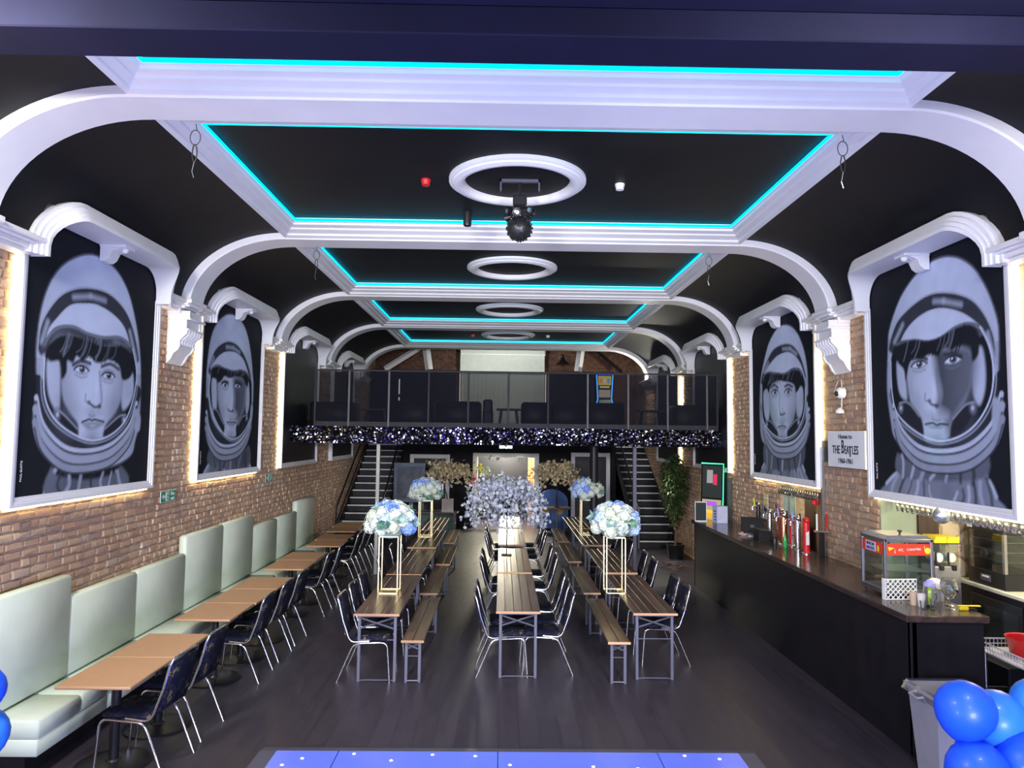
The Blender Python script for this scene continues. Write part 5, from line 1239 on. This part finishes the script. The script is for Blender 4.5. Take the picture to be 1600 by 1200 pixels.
o = MB().box(4.62, 7.70, 0, 4.91, 8.0, 1.18, .004).build('cabinet', M['steel']); tag(o, 'steel cabinet under the slush machine', 'cabinet')
t = thing('counter_bin', 'small grey bin with white domed lid behind the water jug', 'bin', (4.16, 6.93, BZ)); MB().lathe([(.07, 0), (.08, .10), (.08, .12)], 20).build('body', M['plastic_grey'], t, smooth=40); MB().lathe([(.086, .12), (.082, .15), (.06, .185), (.03, .203), (0, .206)], 20).build('lid', M['white_gloss'], t, smooth=50)
# rack trolley with tray, red bowl, glass jars
t = thing('rack_trolley', 'chrome wire trolley with white basket tray behind the bar', 'trolley', (4.42, 5.55, 0)); W, D = .62, 1.22
for x in (.03, W-.03):
    for y in (.03, D-.10): MB().cyl((x, y, 0), (x, y, .80), .016, 10).build('post', M['chrome'], t, smooth=50)
mb = MB().tube([(0, 0, .45), (W, 0, .45), (W, D, .45), (0, D, .45)], .008, 6, closed=True)
for k in range(1, 16): mb.tube([(0, D*k/16, .45), (W, D*k/16, .45)], .004, 4)
mb.build('wire_shelf', M['chrome'], t, kind='stuff')
mb = MB().box(0, 0, .80, W, D, .812).tube([(0, 0, .89), (W, 0, .89), (W, D, .89), (0, D, .89)], .007, 6, closed=True).tube([(0, 0, .845), (W, 0, .845), (W, D, .845), (0, D, .845)], .005, 6, closed=True)
for k in range(34): y = D*k/33; mb.tube([(0, y, .81), (0, y+.02, .89)], .004, 4)
for k in range(18): x = W*k/17; mb.tube([(x, D, .81), (x, D, .89)], .004, 4)
mb.build('basket_tray', M['tray'], t, kind='stuff')
t = thing('red_bowl', 'red plastic bowl in the white basket tray behind the bar', 'bowl', (4.72, 6.5, .815)); MB().lathe([(.13, 0), (.165, .15), (.172, .155), (.158, .15), (.125, .01), (0, .008)], 28).build('bowl', M['red'], t, smooth=50); MB().box(-.05, -.09, .04, .06, .02, .10).build('napkin_block', M['cream_wall'], t)
for k in range(7):
    x, y = 4.60+.12*(k % 3), 6.22-.13*(k//3)
    mb = MB().lathe([(.035, 0), (.042, .01), (.042, .09), (.03, .11), (.03, .12), (.026, .12), (.037, .085), (.037, .012), (0, .01)], 12)
    tag(mb.build('glass_jar', M['glass'], None, (x, y, .815), smooth=50), 'clear glass jar in the white basket, %s row, %s' % (('nearest the red bowl', 'middle', 'last')[k//3], ('room side', 'centre', 'wall side')[k % 3]), 'glass', 'clear glass jars in the basket')
o = MB().box(4.72, 6.75, 0, 5.1, 7.4, .62, .01).build('glass_washer', M['dark_plastic']); tag(o, 'low black machine on the floor behind the bar', 'machine')
# storage tub at the bar end
t = thing('storage_tub', 'translucent grey plastic tub at the end of the bar behind the balloons', 'tub', (3.68, 5.95, 0))
mb = MB(); 
def ring(w_, d_, z): return [(-w_, -d_, z), (w_, -d_, z), (w_, d_, z), (-w_, d_, z), (-w_, -d_, z)]
mb.strip([ring(.20, .15, 0), ring(.24, .20, .66), ring(.265, .225, .66), ring(.265, .225, .70), ring(.235, .195, .70), ring(.195, .145, .02)]); mb.add(ring(.2, .15, .01)[:4], [(0, 1, 2, 3)]); mb.build('body', M['plastic_grey'], t)
for s in (-1, 1): MB().tube([(s*.265, -.07, .66), (s*.31, -.06, .65), (s*.31, .06, .65), (s*.265, .07, .66)], .010, 6).build('handle', M['plastic_grey'], t)
MB().strip([ring(.235, .195, .66), ring(.25, .21, .72), ring(.28, .235, .64)]).build('bin_liner', M['film'], t, fix=False)
# balloons
def balloon(x, y, z, r, label, m, tilt=0):
    mb = MB().lathe([(0, 1.0), (.25, .97), (.5, .87), (.75, .67), (.92, .4), (1, .08), (.97, -.22), (.83, -.55), (.58, -.86), (.3, -1.07), (.12, -1.17), (.05, -1.2), (.04, -1.23), (.09, -1.28), (0, -1.27)], 24)
    mb.xf(Matrix.Diagonal((r, r, r, 1))); o = mb.build('balloon', m, None, (x, y, z), smooth=60); o.rotation_euler = (tilt, tilt*.7, 0); tag(o, label, 'balloon', 'blue balloons'); return o
balloon(2.74, 4.3, 1.145, .165, 'round blue balloon on top of the cluster, left of the tub handle', M['balloon'], .2)
balloon(2.98, 4.38, 1.06, .17, 'azure balloon behind the top balloon of the bar side cluster', M['balloon_light'], -.3)
balloon(2.75, 4.22, .83, .17, 'blue balloon under the top balloon, in the photo corner', M['balloon'], .5)
balloon(3.05, 4.2, .88, .18, 'deep blue balloon nearest the photo edge, lowest of the bar side cluster', M['balloon'], -.4)
balloon(3.21, 4.35, 1.16, .15, 'azure balloon cut by the photo edge beside the tub', M['balloon_light'], .3)
balloon(-2.99, 4.3, 1.22, .13, 'blue balloon edge peeping in above the bench end', M['balloon'], .2); balloon(-2.98, 4.3, .97, .15, 'lower azure balloon edge peeping in beside the bench end', M['balloon_light'], -.2)
# cable coil
t = thing('cable_coil', 'loose coil of brown cable on the floor beyond the bar end', 'cable', (3.58, 15.2, 0)); rd = random.Random(2)
for k in range(6):
    r = rd.uniform(.14, .24); cx, cy = rd.uniform(-.06, .06), rd.uniform(-.08, .08); MB().tube([(cx+r*math.cos(a*.35)*1.1, cy+r*math.sin(a*.35)*1.3, .012+.010*k+.012*math.sin(a*1.1+k)) for a in range(18)], .006, 5, closed=True).build('loop', M['cable'], t)
MB().tube([(.2, .1, .01), (.35, .05, .01), (.42, -.12, .01)], .006, 5).tube([(-.2, 0, .01), (-.42, .05, .01)], .006, 5).build('tail', M['cable'], t); MB().box(-.50, .02, 0, -.40, .08, .05, .01).build('plug', M['dark_plastic'], t)
# games machine with dartboard ring
t = thing('games_machine', 'upright games machine edged with green neon, yellow dartboard ring behind', 'games machine', (4.03, 13.78, 0), math.radians(-50)); t.scale = (.95, .45, 1)
MB().prism([(-.05, 0), (.32, 0), (.32, 2.15), (.05, 2.22), (-.02, 1.55), (-.12, 1.15), (-.05, 1.1)], 'x', -.26, .26).xf(Matrix.Identity(4)).build('cabinet', M['dark_plastic'], t)
def face(a, b, x0, x1, m, nm, off): 
    d = Vector((0, b[0]-a[0], b[1]-a[1])).normalized(); n_ = Vector((0, -d.z, d.y))*off
    return MB().add([Vector((x0, a[0], a[1]))+n_, Vector((x1, a[0], a[1]))+n_, Vector((x1, b[0], b[1]))+n_, Vector((x0, b[0], b[1]))+n_], [(0, 1, 2, 3)]).build(nm, m, t, fix=False)
face((-.012, 1.58), (.045, 2.18), -.22, .22, glow('screen_dim', (.10, .12, .12), .35), 'upper_screen', .006)
face((.012, 1.85), (.04, 2.10), -.12, .02, glow('screen_grey', (.45, .45, .48), .8), 'screen_figure', .010); face((.008, 1.82), (.03, 2.02), .03, .12, glow('screen_red', (.8, .05, .10), 1), 'screen_figure', .010)
face((-.118, 1.16), (-.022, 1.54), -.22, .22, glow('screen_mixed', (.55, .50, .30), .9), 'lower_screen', .006)
for i, (a, c) in enumerate(((.05, (1, .45, .02)), (.25, (1, .6, .05)), (.75, (.45, .12, .8)))):
    z0 = 1.18+a*.32; face((-.112+a*.085, z0), (-.112+(a+.22)*.085, z0+.085), -.16, .02+.05*i, glow('tile_%d' % i, c, 1.1), 'screen_tile', .010)
NG = glow('green_neon', (.05, 1, .45), 3.2)
MB().tube([(-.25, .03, 2.225), (.265, .03, 2.225), (.265, -.035, 1.55), (.265, -.135, 1.14)], .011, 6).build('neon_edge', NG, t)
t = thing('dartboard', 'dartboard with pale yellow surround on the wall behind the games machine', 'dartboard', (4.24, 14.75, 1.72))
MB().lathe([(.22, 0), (.36, 0), (.37, .03), (.36, .07), (.23, .07), (.22, .04)], 32, ax=(-1, 0, 0)).build('surround', mat('pale_yellow_foam', (.75, .62, .22), .5), t, smooth=40); MB().lathe([(.225, 0), (.225, .05), (0, .052)], 32, ax=(-1, 0, 0)).build('board', M['black'], t, smooth=40)
for k in range(10):
    a = k*2*PI/10; MB().add([(-.053, .05*math.cos(a), .05*math.sin(a)), (-.053, .2*math.cos(a-.15), .2*math.sin(a-.15)), (-.053, .2*math.cos(a+.15), .2*math.sin(a+.15))], [(0, 1, 2)]).build('segment', M['cream_wall'], t, fix=False)
o = MB().box(4.22, 13.40, 0, 4.29, 13.47, 1.98, .006).build('grey_cabinet', mat('slate_cabinet', (.06, .075, .075), .5)); tag(o, 'slate grey tall cabinet between the games machine and the brick wall', 'cabinet')

# ---- signs and fittings on the walls
def fire_exit(y, z, label, extra):
    t = thing('fire_exit_sign', label, 'sign', (XL+.045, y, z), 0, None)
    MB().box(-.012, -.20, -.072, -.004, .20, .072, .002).build('plate', M['print_white'], t); MB().box(-.004, -.19, -.063, -.002, .19, .063).build('green_field', M['green_sign'], t)
    if extra: text('Fire', .066, (.0, .11, .024), LEFT_WALL, M['print_white'], t); text('exit', .066, (.0, .11, -.032), LEFT_WALL, M['print_white'], t)
    MB().box(-.002, -.075, -.052, 0, .015, .055).build('doorway_symbol', M['print_white'], t)
    MB().add([(0, -.175, 0), (0, -.135, -.04), (0, -.135, -.015), (0, -.09, -.015), (0, -.09, .015), (0, -.135, .015), (0, -.135, .04)], [tuple(range(7))]).build('arrow', M['print_white'], t, fix=False)
    q = MB().sphere((.001, -.02, .035), .011, 8, 6, (.2, 1, 1)); 
    for a, b in (((-.02, .02), (-.03, -.012)), ((-.03, -.012), (-.055, -.03)), ((-.03, -.012), (-.01, -.045)), ((-.022, .015), (-.05, .005)), ((-.022, .015), (.004, .0))): q.tube([(.001, a[0], a[1]), (.001, b[0], b[1])], .006, 4)
    q.build('running_figure', M['green_sign'], t)
    if not extra: MB().box(-.002, .03, -.05, 0, .17, .05).build('pictogram', mat('pale_green_print', (.35, .6, .45), .5), t)
fire_exit(8.93, 1.93, 'green Fire exit sign with white arrow under the first pier of the bench wall', True)
fire_exit(12.75, 1.93, 'smaller looking green exit sign with arrow beyond the second astronaut mural', False)
t = thing('venue_sign', 'pale square sign reading Home to THE BEATLES 1960-1961 between the bar murals', 'sign', (4.245, 8.84, 2.595))
MB().box(-.0, -.48, -.225, .02, .48, .225, .004).build('board', M['sign_white'], t)
def sg(s, size, y, z, sx=1, nm='lettering'): text(s, size, (-.003, -y, z), RIGHT_WALL, M['ink'], t, nm, sx=sx)
sg('Home to', .080, -.0, .156, 1.2)
sg('THE', .146, -.242, -.01, .78); sg('B', .237, -.066, .024, .58); sg('EA', .146, .038, -.01, .68); sg('LES', .146, .25, -.01, .74)
MB().box(-.004, -.165, .026, -.001, -.088, .041).box(-.004, -.136, -.088, -.001, -.112, .03).build('lettering', M['ink'], t)
sg('1960-1961', .088, .0, -.145, 1.05)
t = thing('security_camera', 'white dome camera with hanging sensor and cables on the pier above the pale sign', 'camera', (4.28, 8.93, 3.30))
MB().lathe([(.07, 0), (.07, .05), (.06, .07), (0, .10)], 16, ax=(-1, 0, 0)).build('housing', M['white_gloss'], t, smooth=50); MB().sphere((-.085, -.0, -.01), .035, 10, 8).build('lens', M['dark_plastic'], t)
MB().tube([(-.02, .0, -.05), (-.02, .02, -.19)], .006, 6).build('cable', M['white_gloss'], t); MB().lathe([(.0, 0), (.03, -.02), (.055, -.05), (.05, -.075), (0, -.08)], 14, (-.04, .02, -.18)).build('sensor', M['white_gloss'], t, smooth=50)
MB().tube([(-.02, 0, .06), (-.02, .01, .17), (-.02, .10, .16), (-.02, .22, .02)], .004, 6).build('cable', M['white_gloss'], t)
# hanging wire loops on the ribs, detectors, effect light
def wire_loop(x, y, z, label, seed):
    t = thing('wire_loop', label, 'wire', (x, y, z), 0, None); rd = random.Random(seed)
    MB().tube([(0, 0, 0), (.01, 0, -.05)], .003, 5).tube([(.09*.45*math.sin(a*.5), 0, -.11-.06*math.cos(a*.5)) for a in range(13)], .0035, 5).build('loop', M['twig'], t)
    MB().tube([(.018*math.sin(a*.5), 0, -.235-.07*math.cos(a*.5)) for a in range(13)], .005, 5).build('loop', M['twig'], t); MB().tube([(0, 0, -.30), (-.015, 0, -.38), (.0, 0, -.43)], .0035, 5).build('tail', M['steel'], t)
wire_loop(-2.42, 5.48, 5.12, 'thin dark wire loop hanging from the nearest arch, bench side', 1); wire_loop(2.66, 5.48, 5.12, 'thin dark wire loop hanging from the nearest arch, bar side', 2)
wire_loop(-2.42, 9.15, 5.12, 'thin dark wire loop hanging from the second arch, bench side', 3); wire_loop(2.66, 9.15, 5.12, 'thin dark wire loop hanging from the second arch, bar side', 4)
def detector(x, y, m, label, r=.05): o = MB().lathe([(r, 0), (r, -.02), (r*.85, -.035), (r*.8, -.06), (0, -.065)], 16, (0, 0, 0)).build('smoke_detector', m, None, (x, y, 5.29), smooth=40); tag(o, label, 'detector')
detector(-.80, 7.1, M['red'], 'red fire alarm sounder on the first ceiling panel'); detector(1.17, 7.14, M['white_gloss'], 'white smoke detector on the first ceiling panel')
detector(1.15, 18.3, M['white_gloss'], 'white smoke detector on the furthest ceiling panel'); detector(-.78, 18.3, M['red'], 'red alarm sounder on the furthest ceiling panel')
o = MB().lathe([(.05, 0), (.05, -.14), (.045, -.16), (0, -.16)], 16).build('spotlight', M['dark_plastic'], None, (-.43, 8.15, 5.29), smooth=40); tag(o, 'stubby black downlight on the first ceiling panel', 'light')
t = thing('effect_light', 'black studded effect ball with clustered lamps hanging inside the nearest ceiling rose', 'effect light', (.15, 7.06, 5.29))
MB().box(-.2, -.02, -.03, .2, .02, 0).box(-.2, -.02, -.12, -.185, .02, 0).box(.185, -.02, -.12, .2, .02, 0).build('bracket', M['grey_metal'], t); MB().cyl((0, 0, 0), (0, 0, -.30), .015, 8).box(-.07, -.07, -.28, .07, .07, -.18, .01).build('motor', M['dark_plastic'], t)
for k in range(7):
    a = k*2*PI/7; d = Vector((math.cos(a), math.sin(a), -.25)).normalized(); c = Vector((.085*math.cos(a), .085*math.sin(a), -.33-.03*(k % 2)))
    l = MB().lathe([(.02, 0), (.035, .03), (.042, .07), (.038, .07), (.0, .05)], 12, c, ax=d).build('lamp', M['dark_plastic'], t, smooth=40); MB().lathe([(.03, 0), (0, .004)], 10, c+d*.062, ax=d).build('lens', M['chrome'], l)
MB().sphere((0, 0, -.50), .125, 20, 14).build('ball', M['dark_plastic'], t, smooth=60)
mb = MB()
for i in range(70):
    z = 1-2*(i+.5)/70; q = math.sqrt(1-z*z); a = i*2.39996; d = Vector((q*math.cos(a), q*math.sin(a), z)); mb.lathe([(.014, 0), (.011, .016), (0, .017)], 6, Vector((0, 0, -.5))+d*.122, ax=d)
mb.build('lens_studs', M['dark_plastic'], t, kind='stuff')
# ------------------------------------------------------------------ balcony, stairs, far things
def balcony():
    t = thing('balcony_railing', 'dark metal balcony railing with mesh panels across the hall', 'railing', (0, 13.94, 2.86)); z1 = 1.10; DS = mat('dark_steel', (.03, .03, .036), .6, .1, spec=.2); DS2 = mat('worn_steel', (.10, .10, .105), .5, .2, spec=.3)
    MB().box(-3.63, -.02, z1-.035, 4.2, .02, z1, .004).build('top_rail', DS, t); MB().box(-3.63, -.015, .0, 4.2, .015, .09).build('bottom_rail', DS, t)
    xs = [-3.62, -2.97, -2.2, -1.43, -.66, .12, .89, 1.66, 2.45, 3.22, 3.99, 4.19]
    for x in xs: MB().box(x-.018, -.03, -.05, x+.018, .02, z1-.03, .003).build('post', DS2 if x in (-2.97, -2.2, 1.66, 2.45, 3.22, 3.99) else DS, t)
    for a, b in zip(xs[:-1], xs[1:]): MB().box(a+.018, .004, .09, b-.018, .008, z1-.04).build('mesh_panel', M['mesh'], t)
    rd = random.Random(6); mb = MB()
    mb2 = MB()
    for i in range(300):
        for j in range(13):
            x = XL+.06+(XR-XL-.12)*(i+.5*(j % 2))/300; z = 2.535+.325*(j+.5)/13; s = .0125
            t1, t2 = rd.gauss(0, .22), rd.gauss(-.12, .22); u = Vector((math.cos(t1), math.sin(t1), 0)); v = Vector((0, math.sin(t2), math.cos(t2))); c = Vector((x, 13.895+rd.uniform(-.006, .006), z))
            mb.add([c-u*s-v*s, c+u*s-v*s, c+u*s+v*s, c-u*s+v*s], [(0, 1, 2, 3)], (2 if rd.random() < (.05*(1+math.sin(x*5))*(1 if -2.6 < x < 1.2 else .1)) else 1 if rd.random() < .13 else 0))
    m1 = mat('silver_sequin', (.9, .9, .95), .12, 1); m2 = mat('violet_sequin', (.10, .07, .6), .15, 1); m3 = mat('black_sequin', (.03, .03, .05), .12, 1)
    o = mb.build('sequin_drape', [m3, m1, m2], fix=False, kind='stuff'); tag(o, 'shimmering sequin drape along the balcony edge', 'drape')
balcony()
M['rough_steel'] = mat('rough_steel', (.32, .31, .28), .5, .5)
def stairs(x0, x1, label, lit):
    t = thing('staircase', label, 'stairs', (x0, 17.8, 0)); W = x1-x0; r, g = .1725, .30
    for k in range(15):
        s = MB().box(0, g*k, r*(k+1)-.04, W, g*(k+1)+.02, r*(k+1), .003).build('tread', M['black'], t)
        MB().box(0, g*k-.012, r*(k+1)-.032, W, g*k+.02, r*(k+1)+.003, .002).build('nosing', M['steel_nose'], s)
        MB().box(0, g*k+.02, r*k-.0, W, g*k+.035, r*(k+1)-.04).build('riser', M['black'], t)
    for x in (-.02, W+.0):
        MB().prism([(-.05, 0), (.25, 0), (15*g, 14*r), (15*g, 15.2*r), (-.05, .32)], 'x', x, x+.02).build('stringer', M['black'], t)
    return t
M['steel_nose'] = mat('pale_nosing', (.62, .62, .62), .4, .2)
sl = stairs(-4.01, -2.93, 'dark staircase with pale nosings on the bench side, rising to the balcony', False)
sr = stairs(3.40, 4.29, 'staircase with bright nosings on the bar side, lit from above', True)
def handrail(t, x, label=None):
    MB().tube([(x, -.1, 1.0), (x, 4.5, 3.6)], .022, 8).build('handrail', M['black'], t)
    MB().box(x-.02, -.12, 0, x+.02, -.08, 1.02).build('newel_post', M['grey_metal'], t)
    MB().add([(x, -.08, .15), (x, -.08, .98), (x, 4.5, 3.55), (x, 4.5, 2.75)], [(0, 1, 2, 3)]).build('mesh_panel', M['mesh'], t, fix=False)
handrail(sl, 1.10); handrail(sr, -.03)
MB().tube([(.05, -.3, .95), (.05, 4.4, 3.5)], .022, 8).tube([(.05, -.3, .55), (.05, 4.4, 3.05)], .018, 8).tube([(.05, -.3, .98), (.05, -.3, 0)], .022, 8).build('handrail', M['black'], sl)
for x, y, lab, r, m in ((-2.42, 14.2, 'square grey steel column under the balcony in front of the bench side stairs', .035, 'rough_steel'), (2.68, 14.5, 'square grey steel column under the balcony in front of the lit stairs', .035, 'grey_metal'), (1.86, 14.5, 'round black column under the balcony beside the bar side door', .085, 'black')):
    t = thing('column', lab, 'column', (x, y, 0)); (MB().box(-r, -r, 0, r, r, 2.53, .004) if m != 'black' else MB().lathe([(r, 0), (r, 2.53)], 20)).build('shaft', M[m], t, smooth=40); MB().box(-r*1.9, -r*1.9, 0, r*1.9, r*1.9, .012).build('base_plate', M['grey_metal'], t)
t = thing('emergency_light', 'twin white emergency light over the middle doorway', 'light', (.09, 14.6, 2.45)); MB().box(-.13, -.03, 0, .13, .03, .08, .01).build('housing', M['dark_plastic'], t)
for x in (-.085, .07): MB().box(x-.05, -.036, .005, x+.05, -.03, .06).build('lamp', glow('white_lamp', (.9, 1, .95), 5), t)
# sofas and tables behind the railing
def sofa(x0, x1, h, m, label, arm=True):
    t = thing('sofa', label, 'sofa', ((x0+x1)/2, 15.0, 2.86)); w = (x1-x0)/2
    MB().box(-w, -.4, .0, w, -.22, h, .04).build('backrest', m, t, smooth=50); MB().box(-w+.1, -.22, .08, w-.1, .4, .42, .03).build('seat', m, t, smooth=50)
    if arm:
        for s in (-1, 1): MB().box(s*w-(.12 if s > 0 else 0), -.38, 0, s*w+(0 if s > 0 else .12), .4, min(h, .56), .03).build('arm', m, t, smooth=50)
sofa(-3.9, -3.05, .50, M['sofa'], 'low black sofa in the balcony corner on the bench side'); sofa(-2.3, -1.42, .54, M['sofa'], 'black sofa behind the second and third balcony panels'); sofa(-1.36, -.44, .54, M['sofa'], 'black sofa with its end before the pale blind')
sofa(.40, .98, .54, M['sofa'], 'black armchair right in front of the pale blind'); sofa(1.02, 1.70, .54, M['sofa'], 'black sofa before the dark drape beside the blind'); sofa(1.76, 2.50, .54, M['sofa'], 'black sofa below the blue slot machine'); sofa(3.55, 4.22, .52, M['sofa_grey'], 'grey sofa in the balcony corner on the bar side')
def btable(x0, x1, z, label, y=15.3):
    t = thing('balcony_table', label, 'table', ((x0+x1)/2, y, 2.86)); w = (x1-x0)/2; MB().box(-w, -.3, z-.03, w, .3, z, .004).build('tabletop', M['grey_metal'], t)
    for s in (-1, 1): MB().tube([(s*w*.8, 0, 0), (s*w*.6, 0, z-.03)], .03, 6).build('leg', M['dark_plastic'], t)
btable(-2.98, -2.40, .38, 'small grey table behind the balcony rail on the bench side'); btable(-.12, .40, .42, 'small dark table in front of the pale blind'); btable(2.88, 3.45, .42, 'small grey table behind the balcony rail on the bar side')
t = thing('balcony_chair', 'black tub chair beside the small table before the blind', 'chair', (-.30, 15.1, 2.86)); MB().box(-.11, -.2, 0, .11, .2, .40, .04).build('seat', M['sofa'], t); MB().box(-.10, -.22, .3, .10, -.14, .60, .05).build('backrest', M['sofa'], t)
# pale blind, roller screen, drapes, lamp, slot machine on the back wall
t = thing('vertical_blind', 'pale vertical blind covering the balcony back window', 'blind', (0, 23.1, 2.88))
for k in range(20): x = -1.33+k*.1345; MB().add([(x, 0, 0), (x+.131, -.02, 0), (x+.131, -.02, 1.88), (x, 0, 1.88)], [(0, 1, 2, 3)]).build('slat', M['blind'], t, fix=False)
t = thing('roller_screen', 'pale roller projection screen hanging above the blind', 'screen', (0, 22.9, 4.72)); MB().box(-1.36, -.01, 0, 1.34, .0, .95).build('screen', M['blind'], t); MB().tube([(-1.33, -.02, .58), (1.36, -.02, .58), (1.36, -.02, .8)], .015, 6).build('bar', M['white_gloss'], t); MB().cyl((-1.36, 0, .97), (1.36, 0, .97), .05, 12).build('roller', M['white_gloss'], t)
for x, lab in ((-1.37, 'bench side'), (1.39, 'bar side')):
    o = MB().box(x-.012, 23.05, 2.87, x+.012, 23.07, 4.7).build('light_gap', glow('daylight_gap', (1, .93, .80), 1.6)); tag(o, 'thin bright slit of light beside the pale blind on the '+lab, 'light')
o = MB().box(-3.22, 22.27, 3.95, -3.19, 22.29, 4.42).box(-3.22, 22.27, 3.5, -3.19, 22.29, 3.86).build('light_gap', glow('daylight_gap2', (1, .95, .9), 1.3)); tag(o, 'thin bright slit between the dark drapes on the bench side of the balcony', 'light')
t = thing('wall_lamp', 'black enamel wall lamp on the balcony brick wall', 'lamp', (1.93, 22.9, 5.0)); MB().lathe([(.24, 0), (.22, .02), (.08, .14), (.05, .24), (0, .24)], 16).build('shade', M['dark_plastic'], t, smooth=40); MB().tube([(0, 0, .22), (0, .1, .34), (0, .28, .3)], .02, 6).build('arm', M['dark_plastic'], t)
t = thing('slot_machine', 'glowing blue edged slot machine standing on the balcony', 'slot machine', (3.0, 21.0, 2.86)); 
MB().box(-.26, 0, 0, .26, .5, 1.75, .02).build('cabinet', M['dark_plastic'], t)
BG = glow('blue_neon', (.05, .35, 1), 4)
for s in (-1, 1): MB().tube([(s*.25, -.012, .78), (s*.20, -.012, .95), (s*.24, -.012, 1.66)], .016, 6).build('neon_edge', BG, t)
MB().box(-.19, -.012, 1.36, .19, 0, 1.63).build('upper_screen', glow('slot_gold', (1, .72, .20), 1.0), t); MB().box(-.14, -.016, 1.28, .14, 0, 1.33).build('title_strip', glow('slot_yellow', (1, .9, .4), 1), t); MB().box(-.17, -.012, 1.0, .17, 0, 1.22).build('lower_screen', glow('slot_tan', (.75, .62, .5), .8), t)
for k, c in enumerate(((1, .4, .1), (.9, .9, .8), (.2, .6, .9))): MB().box(-.15+k*.11, -.018, 1.42, -.07+k*.11, -.012, 1.55).build('screen_symbol', glow('slot_sym%d' % k, c, 1), t)
MB().box(-.18, -.10, .80, .18, .0, .92, .01).build('button_deck', mat('deck', (.25, .3, .3), .4), t); MB().box(-.21, -.008, 1.66, .21, 0, 1.70).build('top_glow', glow('slot_blue', (.02, .08, .8), 1.5), t)
# right hand balcony wall lights near the stairs
t = thing('wall_light', 'white winged wall light above the lit stairs', 'light', (4.22, 20.2, 4.36))
for s in (-1, 1): MB().sphere((0, s*.14, 0), .12, 12, 8, (.5, 1, .6)).build('shade', glow('white_shade', (1, .97, .88), 6), t)
MB().box(.02, -.06, -.1, .08, .06, .1, .01).build('wall_plate', M['steel'], t)
o = MB().box(4.27, 17.0, 3.25, 4.30, 17.06, 4.15).build('wall_strip_light', M['cool_led']); tag(o, 'warm vertical strip light on the wall above the grey sofa', 'light')
# below the balcony: mirror board, back table things, blue board
t = thing('display_board', 'tall grey framed board wrapped in clear film near the back doors', 'display board', (-2.46, 19.4, 0)); MB().box(-.42, -.02, .9, .42, .03, 1.95, .01).build('frame', mat('pale_grey_frame', (.52, .53, .58), .5), t); MB().box(-.33, -.03, 1.0, .33, -.02, 1.85).build('panel', mat('grey_print_panel', (.34, .31, .31), .3, var=.4, scale=4), t); MB().box(-.44, -.05, .88, .44, -.045, 1.97).build('film', M['film'], t)
for s in (-1, 1): MB().box(s*.36-.03, -.03, 0, s*.36+.03, .03, .9).build('leg', M['teal'], t)
o = MB().box(-2.15, 19.0, 0, -1.25, 19.3, .72, .01).build('storage_box', M['teal']); tag(o, 'dark teal cover behind the crosswise table', 'box')
t = thing('blue_board', 'round topped blue wooden board with yellow patches beside the doors', 'board', (1.45, 20.4, 0)); MB().prism([(-.44, .12), (.44, .12), (.44, .85)]+[(.44*math.cos(a*PI/12), .85+.36*math.sin(a*PI/12)) for a in range(1, 12)]+[(-.44, .85)], 'y', 0, .04).build('panel', M['blue_board'], t)
for x, z in ((-.2, .6), (.2, .62)): MB().lathe([(.11, 0), (.11, .004), (0, .005)], 12, (x, -.001, z), ax=(0, -1, 0)).build('yellow_patch', mat('ochre', (.45, .32, .05), .6), t)
for s in (-1, 1): MB().box(s*.3-.04, -.15, 0, s*.3+.04, .2, .13).build('foot', M['blue_board'], t)
